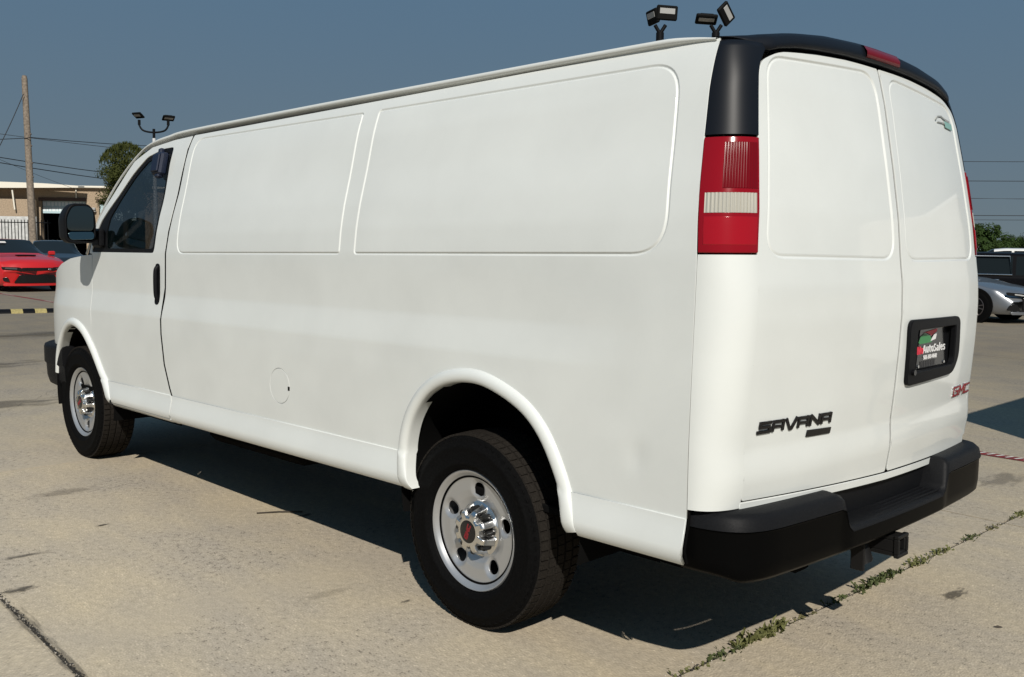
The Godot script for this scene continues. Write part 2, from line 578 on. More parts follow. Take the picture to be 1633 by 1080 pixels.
const GMC := [
	[[0, .9, 1, .9, .22], [.1, .1, .1, .9, .26], [0, .1, 1, .1, .22], [.9, .1, .9, .5, .26], [.5, .5, 1, .5, .2]],
	[[.08, 0, .08, 1, .26], [.92, 0, .92, 1, .26], [.1, .95, .5, .35, .24], [.9, .95, .5, .35, .24]],
	[[0, .9, 1, .9, .22], [.1, .1, .1, .9, .26], [0, .1, 1, .1, .22]]]
const SAVANA := [
	[[.02, .88, .98, .88, .24], [.08, .5, .08, .88, .24], [.02, .5, .92, .5, .24], [.9, .12, .9, .5, .24], [-.1, .06, 1.0, .06, .24]],
	[[.06, 0, .06, 1, .26], [.02, .88, .98, .88, .24], [.02, .42, .98, .42, .2], [.92, .0, .92, 1, .26]],
	[[.02, 1, .42, 0, .26], [.42, 0, .58, 0, .2], [.98, 1, .58, 0, .26]],
	[[.06, 0, .06, 1, .26], [.02, .88, .98, .88, .24], [.02, .42, .98, .42, .2], [.92, .0, .92, 1, .26]],
	[[.06, 0, .06, 1, .26], [.08, .96, .92, .06, .28], [.92, .0, .92, 1, .26]],
	[[.06, 0, .06, 1, .26], [.02, .88, .98, .88, .24], [.02, .42, .98, .42, .2], [.92, .0, .92, 1, .26]]]

func words(text: String, size: float, m: Material, at: Vector3, B: Basis, called: String, parent: Node, stretch := 1.0, raked := true) -> void:
	var tm := TextMesh.new()
	var f := SystemFont.new()
	f.font_names = PackedStringArray(["Droid Sans"])
	f.font_weight = 700
	tm.font = f; tm.text = text; tm.font_size = 32; tm.pixel_size = size / 23.0; tm.depth = 0.002; tm.curve_step = 4.0
	var o := MeshInstance3D.new()
	o.name = called; o.mesh = tm; o.material_override = m
	var T := Transform3D(B.scaled_local(Vector3(stretch, 1, 1)), at)
	o.transform = Transform3D(rake_basis, Vector3.ZERO) * T if raked else T
	parent.add_child(o, true)

func van() -> void:
	tw = table([.46, .66, .85, .98, 1.075, 1.195, 1.26, 1.44, 1.55, 1.65, 1.79, 1.95, 2.02, 2.06, 2.09, 2.13], [1.012, 1.0125, 1.0145, 1.0155, 1.0135, .9925, .9905, .987, .974, .954, .917, .880, .858, .842, .828, .80], 4)
	tw2 = table([.46, .66, .85, 1.06, 1.26, 1.44, 1.55, 1.65, 1.79, 1.95, 2.02, 2.06, 2.09, 2.13], [1.012, 1.0125, 1.0115, 1.0045, .995, .987, .974, .954, .917, .880, .858, .842, .828, .80], 8)
	ta = table([.40, 1.44, 1.79, 1.95, 2.10, 2.2], [1.03, 1.03, .997, .988, .985, .985], 6)
	tz = table([.60, .67, .755, .80, .84, .94, 1.10, 1.23, 1.34, 1.42, 1.57, 1.745, 1.97, 2.09, 2.13], [1.187, 1.190, 1.203, 1.202, 1.199, 1.209, 1.221, 1.227, 1.224, 1.214, 1.2, 1.174, 1.135, 1.107, 1.090], 4)
	tx = table([.60, .85, 1.08, 1.25, 1.44, 1.79, 1.98, 2.03, 2.06, 2.10], [.882, .883, .882, .874, .859, .807, .769, .751, .72, .68], 12)
	arch_rear = spline([Vector2(-.285, .497), Vector2(-.300, .53), Vector2(-.320, .60), Vector2(-.324, .67), Vector2(-.286, .776), Vector2(-.206, .873), Vector2(-.10, .932), Vector2(.03, .957), Vector2(.155, .946), Vector2(.31, .888), Vector2(.41, .805), Vector2(.487, .678), Vector2(.528, .57), Vector2(.548, .497)], 5)
	arch_front = spline([Vector2(-3.305, .497), Vector2(-3.35, .555), Vector2(-3.40, .605), Vector2(-3.462, .66), Vector2(-3.60, .805), Vector2(-3.75, .915), Vector2(-3.92, .952), Vector2(-4.06, .902), Vector2(-4.17, .80), Vector2(-4.24, .70), Vector2(-4.27, .60)], 5)
	arch_front.reverse()
	panels = [outline([Vector2(-2.410, 1.438), Vector2(-0.835, 1.438), Vector2(-0.845, 2.054), Vector2(-2.432, 2.073)], [.075, .016, .016, .075]), outline([Vector2(-0.722, 1.438), Vector2(0.918, 1.438), Vector2(0.863, 2.042), Vector2(-0.723, 2.054)], [.016, .14, .12, .016])]
	door_panels = [outline([Vector2(-.820, 1.434), Vector2(-.05, 1.426), Vector2(-.055, 2.080), Vector2(-.712, 2.050)], .085), outline([Vector2(.05, 1.422), Vector2(.812, 1.428), Vector2(.712, 2.043), Vector2(.062, 2.080)], .085)]

	var v := thing("cargo_van", "white full-size cargo van with windowless sides, black rear bumper and red tail lights", "van")

	var door := PackedVector2Array([Vector2(-2.517, 2.100), Vector2(-2.518, 2.016), Vector2(-2.517, 1.891), Vector2(-2.518, 1.766), Vector2(-2.543, 1.556), Vector2(-2.558, 1.433), Vector2(-2.562, 1.240), Vector2(-2.580, 1.060), Vector2(-2.576, 0.980), Vector2(-2.547, 0.810), Vector2(-2.489, 0.680), Vector2(-2.447, 0.610), Vector2(-2.440, 0.540), Vector2(-2.450, 0.512), Vector2(-3.600, 0.512), Vector2(-3.600, 0.900), Vector2(-3.592, 1.020), Vector2(-3.615, 1.250), Vector2(-3.612, 1.430), Vector2(-3.655, 1.437), Vector2(-3.619, 1.551), Vector2(-3.564, 1.663), Vector2(-3.490, 1.747), Vector2(-3.390, 1.839), Vector2(-3.208, 2.000), Vector2(-3.013, 2.072), Vector2(-2.737, 2.095)])
	var hole := rounded([Vector2(-3.628, 1.441), Vector2(-2.700, 1.436), Vector2(-2.690, 1.520), Vector2(-2.674, 1.738), Vector2(-2.702, 2.053), Vector2(-2.846, 2.053), Vector2(-3.039, 2.016), Vector2(-3.202, 1.912), Vector2(-3.337, 1.801), Vector2(-3.460, 1.704), Vector2(-3.536, 1.632), Vector2(-3.595, 1.541)], .03, 3)
	var pane := rounded([Vector2(-3.408, 1.464), Vector2(-2.734, 1.460), Vector2(-2.725, 1.531), Vector2(-2.707, 1.740), Vector2(-2.739, 2.024), Vector2(-2.848, 2.022), Vector2(-3.023, 1.987), Vector2(-3.173, 1.891), Vector2(-3.302, 1.779), Vector2(-3.414, 1.658), Vector2(-3.433, 1.561)], .03, 3)
	var cargo := PackedVector2Array([Vector2(-2.497, 2.102), Vector2(-2.497, 2.016), Vector2(-2.496, 1.891), Vector2(-2.497, 1.766), Vector2(-2.522, 1.556), Vector2(-2.540, 1.433), Vector2(-2.544, 1.240), Vector2(-2.566, 1.060), Vector2(-2.562, 0.980), Vector2(-2.533, 0.810), Vector2(-2.475, 0.680), Vector2(-2.433, 0.610), Vector2(-2.426, 0.540), Vector2(-2.436, 0.497), Vector2(1.027, .497), Vector2(1.027, 1.40), Vector2(1.013, 1.60), Vector2(.995, 1.79), Vector2(.985, 1.95), Vector2(.981, 2.105)])
	var sill := PackedVector2Array([Vector2(-3.255, .478), Vector2(-2.436, .478), Vector2(-2.446, .506), Vector2(-3.255, .506)])
	var fender := PackedVector2Array([Vector2(-3.620, 1.425), Vector2(-3.623, 1.25), Vector2(-3.600, 1.02), Vector2(-3.600, .497), Vector2(-4.5, .497), Vector2(-4.5, .80), Vector2(-4.736, .80), Vector2(-4.736, 1.12), Vector2(-4.66, 1.20), Vector2(-4.5, 1.27), Vector2(-4.2, 1.36), Vector2(-4.0, 1.398), Vector2(-3.74, 1.42)])
	var cut := func(a: PackedVector2Array, b: PackedVector2Array) -> PackedVector2Array:
		var best := PackedVector2Array()
		for q in Geometry2D.clip_polygons(a, b):
			if q.size() > best.size(): best = q
		return best
	var wide := func(p: PackedVector2Array, d: float) -> PackedVector2Array:
		var q := shifted(p, d, false)
		var last := q[q.size() - 1]; var first := q[0]
		q.append(Vector2(last.x, .2)); q.append(Vector2(first.x, .2))
		return q
	var cargo2: PackedVector2Array = cut.call(cargo, wide.call(arch_rear, .055))
	var fender2: PackedVector2Array = cut.call(fender, wide.call(arch_front, .055))
	door = cut.call(door, wide.call(arch_front, .060))
	fender2 = cut.call(fender2, PackedVector2Array([Vector2(-4.16, .3), Vector2(-4.16, .80), Vector2(-4.6, .80), Vector2(-4.6, .3)]))

	for sd in [-1.0, 1.0]:
		var fine: bool = sd < 0.0
		var S := func(z: float, y: float) -> Vector3: return Vector3(sd * hw(z, y), y, z)
		var Sk := func(z: float, y: float) -> Vector3: return Vector3(sd * (hw(z, y) - .006), y, z)
		var S1 := func(z: float, y: float) -> Vector3: return Vector3(sd * (look(tw, y) - .007), y, z)
		var S2 := func(z: float, y: float) -> Vector3: return Vector3(sd * (look(tw, y) - .012), y, z)
		var sg: float = -sd
		var fuel := PackedVector2Array()
		if fine:
			for i in 36: fuel.append(Vector2(-1.302 + .0905 * cos(TAU * i / 36.0), .811 + .0865 * sin(TAU * i / 36.0)))
		var mb := MB.new()
		var voids := [fuel] if fine else []
		for p in panels: voids.append(shifted(p, .0085))
		var Sr := func(z: float, y: float) -> Vector3: return Vector3(sd * rocker_w(y), y, z)
		var upper := PackedVector2Array([Vector2(-6, .638), Vector2(3, .638), Vector2(3, 3), Vector2(-6, 3)])
		var lower := PackedVector2Array([Vector2(-6, .3), Vector2(3, .3), Vector2(3, .638), Vector2(-6, .638)])
		for q in Geometry2D.intersect_polygons(cargo2, upper): mb.patch(q, voids, S, .025 if fine else .05, sg, .008)
		for q in Geometry2D.intersect_polygons(cargo2, lower): mb.patch(q, [], Sr, .02, sg, .008)
		for p in panels:
			pressing(mb, p, S, .0048, sg)
			mb.patch(shifted(p, -.0085), [], S, .04, sg, 0.0)
		put(mb, "side_panel", M.paint, v, true)
		if fine:
			var fb := MB.new()
			var lid := Geometry2D.offset_polygon(fuel, -.0045)[0]
			fb.patch(lid, [], S, .02, sg, .01, .001)
			var fl := put(fb, "fuel_flap", M.paint, v, true)
			var fn := MB.new()
			fn.box(Vector3(-1.013, .805, -1.222), Vector3(.004, .02, .014), .001)
			put(fn, "finger_notch", M.gap, fl)
		mb = MB.new()
		for q in Geometry2D.intersect_polygons(door, upper): mb.patch(q, [hole], S, .025 if fine else .05, sg, .008)
		for q in Geometry2D.intersect_polygons(door, lower): mb.patch(q, [], Sr, .02, sg, .008)
		var dr := put(mb, "front_door", M.paint, v, true)
		mb = MB.new()
		mb.patch(hole, [pane], S1, .04, sg, .02)
		put(mb, "window_frame", M.trim, dr)
		mb = MB.new()
		mb.patch(pane, [], S2, .05, sg, 0.0)
		put(mb, "window_glass", M.glass, dr)
		# upright grab handle in its black bezel
		var H := func(z: float, y: float) -> Vector3: return Vector3(sd * (look(tw, y) + .004), y, z)
		mb = MB.new()
		mb.patch(rounded([Vector2(-2.675, 1.145), Vector2(-2.620, 1.145), Vector2(-2.620, 1.376), Vector2(-2.675, 1.376)], .027), [], H, .03, sg, .02)
		var hd := put(mb, "door_handle", M.trim, dr)
		var grip := MB.new()
		grip.tube(spline3([Vector3(sd * .992, 1.17, -2.640), Vector3(sd * 1.008, 1.20, -2.640), Vector3(sd * 1.006, 1.33, -2.642), Vector3(sd * .990, 1.36, -2.642)]), .013, 8)
		put(grip, "grip", M.trim, hd)
		mb = MB.new()
		mb.patch(fender2, [], S, .02 if fine else .05, sg, .008)
		wheel_lip(mb, arch_front, sd)
		put(mb, "front_fender", M.paint, v, true)
		mb = MB.new()
		wheel_lip(mb, arch_rear, sd)
		put(mb, "wheel_arch_lip", M.paint, v, true)
		# black strips in the seams, for rubber and the painted-in shade of the gaps
		mb = MB.new()
		var seam := PackedVector3Array()
		for q in [[-2.503, 2.103], [-2.503, 2.016], [-2.502, 1.891], [-2.503, 1.766], [-2.528, 1.556], [-2.546, 1.433], [-2.550, 1.240], [-2.572, 1.060], [-2.568, 0.980], [-2.539, 0.810], [-2.481, 0.680], [-2.439, 0.610], [-2.432, 0.540], [-2.442, 0.505]]: seam.append(Vector3(sd * (look(tw, q[1]) - .010), q[1], q[0] - .004))
		mb.tube(seam, .012, 6)
		put(mb, "dark_seam_strip", M.gap, v, true)
		mb = MB.new()
		seam = PackedVector3Array()
		for i in 40:
			var y := lerpf(.50, 2.10, i / 39.0)
			seam.append(Vector3(sd * ((look(tw2, y) if y > .638 else rocker_w(y) - .006) - .012), y, look(ta, y) - .001))
		mb.tube(seam, .006, 6)
		put(mb, "panel_seam", M.gap, v, true)
		mb = MB.new()
		seam = PackedVector3Array()
		for i in 30:
			var y := lerpf(.66, 2.06, i / 29.0)
			var q := corner(1.0, y, sd)
			seam.append(q + Vector3(0, 0, -.014))
		mb.tube(seam, .007, 6)
		put(mb, "dark_seam_strip", M.gap, v, true)
		mb = MB.new()
		mb.patch(sill, [], Sr, .01, sg, .02)
		put(mb, "sill", M.paint, v, true)
		# rear corner: white lower quarter, lamp, black cap
		for part in [["rear_corner", .668, 1.437, M.paint], ["tail_light", 1.446, 1.787, M.lens_red], ["pillar_cap", 1.797, 2.104, M.cap]]:
			var rows := []
			var ny := 20
			var back_a := []; var back_b := []
			for i in ny + 1:
				var y := lerpf(part[1], part[2], float(i) / ny)
				var row := PackedVector3Array()
				for j in 21:
					var q := corner(lerpf(.004, .9995, j / 20.0), y, sd)
					if part[0] == "pillar_cap" and i == ny: q += Vector3(-sd * .01, -.003, -.02)
					row.append(q)
				rows.append(row)
				back_a.append(PackedVector3Array([row[0] + Vector3(-sd * .02, 0, .004), row[0]]))
				back_b.append(PackedVector3Array([row[20], row[20] + Vector3(0, 0, -.02)]))
			mb = MB.new()
			if part[0] != "tail_light":
				mb.grid(rows, -sd); mb.grid(back_a, -sd); mb.grid(back_b, -sd)
				var edge_lo := []
				for i in [0, ny]:
					edge_lo.append([PackedVector3Array(rows[i]), PackedVector3Array()])
					for q in rows[i]: edge_lo[-1][1].append(q * Vector3(.97, 1, .97))
					mb.grid([edge_lo[-1][0], edge_lo[-1][1]], -sd if i == ny else sd)
				put(mb, part[0], part[3], v, true)
			else:
				tail_light(v, sd)
		# mirror with its two panes on a black arm
		mirror(v, sd)

	# ---- rear doors
	var door_edge := func(sd: float, bottom: float) -> PackedVector2Array:
		var q := [Vector2(sd * .879, bottom), Vector2(sd * .009, .656), Vector2(sd * .009, 2.103), Vector2(sd * .228, 2.103), Vector2(sd * .432, 2.093), Vector2(sd * .640, 2.072)]
		for i in 21:
			var y := lerpf(2.030, .74, i / 20.0)
			q.append(Vector2(sd * (look(tx, y) - .0010), y))
		var rad := []
		for i in q.size(): rad.append(.012 if i < 2 else .05 if i in [5, 6] else .004)
		return rounded(q, rad, 4)
	var left_door: PackedVector2Array = door_edge.call(-1.0, .690)
	var right_door: PackedVector2Array = door_edge.call(1.0, .637)
	var R := func(x: float, y: float) -> Vector3: return Vector3(x, y, rear_z(x, y))
	var Rk := func(off: float) -> Callable:
		return func(x: float, y: float) -> Vector3: return Vector3(x, y, look(tz, y) - K * x * x + off)
	var pocket := rounded([Vector2(.093, 1.000), Vector2(.118, .990), Vector2(.545, .992), Vector2(.588, 1.035), Vector2(.560, 1.183), Vector2(.070, 1.186)], .02, 3)
	var mb := MB.new()
	var Rs := func(x: float, y: float) -> Vector3: return Vector3(x, y, rear_z(x, y) - .0055 * .55)
	mb.patch(left_door, [shifted(door_panels[0], .0085)], R, .025, 1.0, .010)
	pressing(mb, door_panels[0], R, .0055, 1.0, .55)
	mb.patch(shifted(door_panels[0], -.0085), [], Rs, .04, 1.0, 0.0)
	var ld := put(mb, "rear_door", M.paint, v, true)
	mb = MB.new()
	mb.patch(right_door, [pocket, shifted(door_panels[1], .0085)], R, .025, 1.0, .010)
	pressing(mb, door_panels[1], R, .0055, 1.0, .55)
	mb.patch(shifted(door_panels[1], -.0085), [], Rs, .04, 1.0, 0.0)
	var rd := put(mb, "rear_door", M.paint, v, true)
	mb = MB.new()
	var mid_seam := PackedVector3Array()
	for i in 40: mid_seam.append(Vector3(0, lerpf(.65, 2.11, i / 39.0), look(tz, lerpf(.65, 2.11, i / 39.0)) - .013))
	mb.tube(mid_seam, .010, 6)  # black strip paints the gap between the doors dark, like its shade
	put(mb, "dark_seam_strip", M.gap, v, true)
	mb = MB.new()
	var low_seam := PackedVector3Array()
	for i in 41:
		var x := lerpf(-.88, .88, i / 40.0)
		low_seam.append(Vector3(x, (.653 - .041 * x if x < 0.0 else .653 - .021 * x) - .001, look(tz, .65) - K * x * x - .009))
	mb.tube(low_seam, .008, 6)
	put(mb, "dark_seam_strip", M.gap, v, true)
	# number-plate housing: a black bezel proud of the door, a sunk pocket with the dealer's plate
	var bezel := rounded([Vector2(.072, .972), Vector2(.100, .966), Vector2(.552, .974), Vector2(.606, 1.035), Vector2(.578, 1.196), Vector2(.052, 1.202)], .035, 5)
	var inner := rounded([Vector2(.125, 1.005), Vector2(.530, 1.005), Vector2(.548, 1.030), Vector2(.535, 1.170), Vector2(.120, 1.170)], .015, 4)
	mb = MB.new()
	mb.patch(bezel, [inner], Rk.call(.014), .03, 1.0, .02, .004)
	var fl := func(x: float, y: float) -> Vector3: return Vector3(x, y, 1.198 - .03 * x)
	mb.patch(Geometry2D.offset_polygon(inner, .004)[0], [], fl, .05, 1.0, 0.0)
	for i in inner.size():
		var a := inner[i]; var b := inner[(i + 1) % inner.size()]
		var c := (inner[0] + inner[inner.size() / 2]) * 0.5
		var d := c - (a + b) * 0.5
		mb.face([R.call(a.x, a.y), R.call(b.x, b.y), fl.call(b.x, b.y), fl.call(a.x, a.y)], Vector3(d.x, d.y, 0))
	var hs := put(mb, "plate_housing", M.trim, rd)
	mb = MB.new()
	mb.box(Vector3(.40, 1.166, 1.195), Vector3(.05, .008, .03), .002)
	put(mb, "plate_lamp", M.lamp_lens, hs)
	mb = MB.new()
	mb.tube(PackedVector3Array([Vector3(.105, 1.012, 1.215), Vector3(.105, 1.012, 1.238)]), .011, 12)
	put(mb, "latch_button", M.gloss_black, hs)
	plate(v)
	# lettering and badges on the doors
	for i in 6:
		mb = MB.new()
		letters(mb, SAVANA[i], Vector2(-.829 + i * .0655, .894 - .001 * i), .058, .034, .10, Rk.call(.006), .006, 1.0)
		put(mb, "letter", M.badge_dark, ld)
	mb = MB.new()
	mb.patch(PackedVector2Array([Vector2(-.576, .855), Vector2(-.440, .852), Vector2(-.436, .871), Vector2(-.572, .875)]), [], Rk.call(.005), .05, 1.0, .005, .001)
	put(mb, "series_badge", M.badge_dark, ld)
	for i in 3:
		mb = MB.new()
		var mr := MB.new()
		letters(mb, GMC[i], Vector2(.628 + i * .085, .862 - .001 * i), .074, .042, 0.0, Rk.call(.005), .005, 1.0)
		var thin := []
		for g in GMC[i]: thin.append([g[0], g[1], g[2], g[3], g[4] * .55])
		letters(mr, thin, Vector2(.628 + i * .085, .862 - .001 * i), .074, .042, 0.0, Rk.call(.007), .003, 1.0)
		put(mb, "letter", M.chrome, rd)
		put(mr, "letter_face", M.red_badge, rd)
	# the dealer's small car-outline sticker, high on the right door
	mb = MB.new()
	letters(mb, [[0, .3, .22, .75, .10], [.22, .75, .48, .85, .10], [.48, .85, .75, .62, .14], [.75, .62, 1.1, .5, .2], [.12, .15, .5, .2, .08], [.5, .2, .8, .12, .08]], Vector2(.492, 1.962), .16, .040, 0.0, Rk.call(.0025), .002, 1.0)
	put(mb, "sticker_outline", M.sticker_grey, rd)
	mb = MB.new()
	letters(mb, [[0, .4, 1, .25, .8]], Vector2(.60, 1.955), .085, .03, 0.0, Rk.call(.0035), .002, 1.0)
	put(mb, "sticker_stripe", M.sticker_teal, rd)

	# ---- white strip under the doors and the black wall behind the step
	mb = MB.new()
	mb.patch(PackedVector2Array([Vector2(-.884, .682), Vector2(0, .648), Vector2(.884, .629), Vector2(.884, .608), Vector2(0, .626), Vector2(-.884, .660)]), [], Rk.call(.002), .05, 1.0, .03)
	put(mb, "rear_sill", M.paint, v, true)
	mb = MB.new()
	mb.box(Vector3(0, .545, 1.130), Vector3(1.02, .18, .06), .004)
	for x in [-.72, .72]: mb.box(Vector3(x, .60, 1.045), Vector3(.42, .18, .09), .004)  # added fillers that stop sunlight leaking past the bumper ends
	put(mb, "step_wall_and_fillers", M.trim, v, true)

	# ---- black cap along the top with the third brake light
	var rows := []
	var brake := []
	for i in 65:
		var x := lerpf(-.822, .822, i / 64.0)
		var ax := absf(x)
		var yb := lerp_tab([[0.0, 2.115], [.25, 2.112], [.43, 2.103], [.55, 2.094], [.64, 2.081], [.70, 2.066], [.735, 2.074], [.765, 2.088], [.79, 2.100], [.83, 2.104]], ax)
		var yt := lerp_tab([[0.0, 2.182], [.14, 2.180], [.37, 2.169], [.56, 2.148], [.66, 2.131], [.72, 2.121], [.765, 2.114], [.80, 2.109], [.83, 2.107]], ax)
		yt = maxf(yt, yb + .004)
		var zc := look(tz, yb) - K * x * x
		var end := smoothstep(.70, .822, ax)
		var row := PackedVector3Array()
		var zo := zc + lerpf(.022, .004, smoothstep(.5, .80, ax))
		if ax > .70: zo = minf(zo, corner(clampf(.985 - (ax - .70) / .122 * .97, .01, .985), 2.085, 1.0).z + .002)
		for q in [[-.05, 0.0], [-.012, 0.02], [0.0, .10], [-.002, .38], [-.010, .70], [-.026, .90], [-.055, .99], [-.16, 1.03]]:
			row.append(Vector3(x, lerpf(yb, yt, q[1]), maxf(zo + q[0] * lerpf(1.0, .55, end), .90)))
		rows.append(row)
	mb = MB.new()
	mb.grid(rows, -1.0)
	var cap := put(mb, "roof_cap", M.cap, v, true)
	for i in 9:
		var x := lerpf(-.130, .134, i / 8.0)
		var z := look(tz, 2.114) - K * x * x + .022
		brake.append(PackedVector3Array([Vector3(x, 2.124, z - .01), Vector3(x, 2.126, z + .006), Vector3(x, 2.145, z + .006), Vector3(x, 2.166, z - .008), Vector3(x, 2.170, z - .03)]))
	mb = MB.new()
	mb.grid(brake, -1.0)
	put(mb, "brake_light", M.lens_red_dark, cap)

	# ---- roof, gutters, windscreen, bonnet, front end
	rows = []
	for i in 25:
		var z := lerpf(-3.07, .97, i / 24.0)
		var ye := 2.124 - .038 * pow(maxf(0.0, (-2.5 - z) / .57), 1.6) - .016 * maxf(0.0, z - .0)
		var row := PackedVector3Array()
		for j in 17:
			var s := lerpf(-1, 1, j / 16.0)
			row.append(Vector3(s * .803, ye + .066 * (1.0 - s * s) , z - (.10 * (1.0 - s * s) if i == 0 else 0.0)))
		rows.append(row)
	mb = MB.new()
	mb.grid(rows, 1.0)
	put(mb, "roof", M.paint, v, true)
	for sd in [-1.0, 1.0]:
		mb = MB.new()
		var path := spline3([Vector3(sd * 0.989, 1.430, -3.705), Vector3(sd * 0.944, 1.663, -3.586), Vector3(sd * 0.905, 1.849, -3.427), Vector3(sd * 0.865, 2.004, -3.231), Vector3(sd * 0.833, 2.083, -3.078), Vector3(sd * 0.813, 2.114, -2.812), Vector3(sd * 0.802, 2.130, -2.541), Vector3(sd * 0.802, 2.130, -1.324), Vector3(sd * 0.806, 2.124, -0.394), Vector3(sd * 0.810, 2.119, 0.330), Vector3(sd * 0.813, 2.114, 0.744), Vector3(sd * 0.818, 2.108, 0.884), Vector3(sd * 0.824, 2.098, 0.973)], 5)
		var rails := []
		for q in path:
			var k := clampf((q.z + 3.25) / .35, .25, 1.0) * (1.0 if q.z < .80 else lerpf(1.0, .35, clampf((q.z - .80) / .16, 0, 1)))
			var row := PackedVector3Array()
			for e in [[-.030, .006], [-.010, .013], [.012, .014], [.019, .011], [.0205, .004], [.019, -.003], [.012, -.006], [-.006, -.018], [-.020, -.024]]:
				row.append(q + Vector3(sd * e[0] * k, e[1] * k, 0))
			rails.append(row)
		mb.grid(rails, -sd)
		put(mb, "roof_gutter", M.paint, v, true)
	var edge := [[-3.725, 1.418], [-3.644, 1.566], [-3.579, 1.668], [-3.501, 1.750], [-3.408, 1.847], [-3.218, 2.005], [-3.078, 2.079]]
	var mid := [[-4.08, 1.41], [-3.95, 1.55], [-3.85, 1.665], [-3.74, 1.765], [-3.61, 1.875], [-3.36, 2.05], [-3.19, 2.152]]
	rows = []
	var pl := []; var pr := []
	for i in edge.size():
		var xe := look(tw, edge[i][1]) - .012
		var row := PackedVector3Array(); var a := PackedVector3Array(); var b := PackedVector3Array()
		for j in 21:
			var s := lerpf(-1, 1, j / 20.0)
			var f := 1.0 - s * s
			var q := Vector3(s * xe, lerpf(edge[i][1], mid[i][1], f), lerpf(edge[i][0], mid[i][0], f))
			if j > 0 and j < 20: row.append(q)
			if j < 2: a.append(q)
			if j > 18: b.append(q)
		rows.append(row); pl.append(a); pr.append(b)
	mb = MB.new(); mb.grid(rows, 1.0); put(mb, "windscreen", M.glass, v, true)
	for q in [pl, pr]:
		mb = MB.new(); mb.grid(q, 1.0); put(mb, "windscreen_pillar", M.paint, v, true)
	rows = []
	for e in [[-3.70, 1.415], [-4.0, 1.396], [-4.2, 1.358], [-4.35, 1.318], [-4.5, 1.268], [-4.66, 1.198], [-4.73, 1.12]]:
		var row := PackedVector3Array()
		var xe := hw(e[0], minf(e[1], 1.43)) - .003
		for j in 17:
			var s := lerpf(-1, 1, j / 16.0)
			row.append(Vector3(s * xe, e[1] + .035 * (1.0 - pow(s, 4.0)), e[0] - (.05 * (1.0 - s * s))))
		rows.append(row)
	mb = MB.new(); mb.grid(rows, -1.0); put(mb, "bonnet", M.paint, v, true)
	mb = MB.new()
	var N := func(x: float, y: float) -> Vector3: return Vector3(x, y, -4.735 - .05 * (1.0 - pow(x / .62, 2.0)))
	mb.patch(rounded([Vector2(-.618, .80), Vector2(.618, .80), Vector2(.618, 1.15), Vector2(-.618, 1.15)], .02), [], N, .05, -1.0, .03)
	put(mb, "front_panel", M.paint, v, true)
	mb = MB.new()
	var N2 := func(x: float, y: float) -> Vector3: return N.call(x, y) + Vector3(0, 0, -.012)
	mb.patch(rounded([Vector2(-.36, .86), Vector2(.36, .86), Vector2(.36, 1.10), Vector2(-.36, 1.10)], .03), [], N2, .05, -1.0, .02)
	put(mb, "grille", M.trim, v, true)
	for sd in [-1.0, 1.0]:
		mb = MB.new()
		mb.patch(rounded([Vector2(sd * .40, .90), Vector2(sd * .60, .90), Vector2(sd * .60, 1.08), Vector2(sd * .40, 1.08)], .02), [], N2, .05, -1.0, .02)
		put(mb, "headlight", M.lamp_lens, v, true)

	bumpers(v)
	underside(v)
	# ---- wheels
	var w := make_wheel(v)
	var places := [[-1.0, 0.0, 0.0], [1.0, 0.0, 0.0], [-1.0, -3.937, 0.07], [1.0, -3.937, 0.07]]
	for i in 4:
		var o: Node3D = w
		if i > 0:
			o = w.duplicate(); o.name = "wheel"; v.add_child(o, true)
		o.position = Vector3(places[i][0] * .866, .376, places[i][1])
		o.rotation = Vector3([-1.22, 1.3, -.62, 2.0][i], (PI if places[i][0] > 0.0 else 0.0), 0)
		if i >= 2: o.position.x *= .995

func tail_light(v: Node3D, sd: float) -> void:
	var L := func(off: float, amp: float, count: float) -> Callable:
		return func(s: float, y: float) -> Vector3:
			var q := corner(s, y, sd)
			var n := Vector3(sd * cos(s * PI * .5), 0, sin(s * PI * .5))
			return q + n * (off + amp * absf(sin(s * count * PI)))
	var mb := MB.new()
	mb.patch(PackedVector2Array([Vector2(.02, 1.446), Vector2(.975, 1.446), Vector2(.975, 1.787), Vector2(.02, 1.787)]), [PackedVector2Array([Vector2(.10, 1.560), Vector2(.94, 1.560), Vector2(.94, 1.622), Vector2(.10, 1.622)])], L.call(.004, 0.0, 1.0), .03, -sd, .03, .003)
	var t := put(mb, "tail_light", M.lens_red, v, true)
	mb = MB.new()
	mb.patch(PackedVector2Array([Vector2(.10, 1.561), Vector2(.94, 1.561), Vector2(.94, 1.621), Vector2(.10, 1.621)]), [], L.call(.002, .003, 17.0), .009, -sd, .0)
	put(mb, "reversing_lens", M.lens_clear, t)
	mb = MB.new()                                              # fluted optics of the brake lamp, and a smooth lower reflector
	mb.patch(PackedVector2Array([Vector2(.36, 1.635), Vector2(.93, 1.635), Vector2(.93, 1.772), Vector2(.36, 1.772)]), [], L.call(.0052, .0012, 21.0), .008, -sd, .004, .001)
	put(mb, "brake_optic", M.lens_red_dark, t)
	mb = MB.new()
	mb.patch(PackedVector2Array([Vector2(.10, 1.468), Vector2(.93, 1.468), Vector2(.93, 1.548), Vector2(.10, 1.548)]), [], L.call(.0062, 0.0, 1.0), .03, -sd, .004, .002)
	put(mb, "reflector", M.lens_red_bright, t)

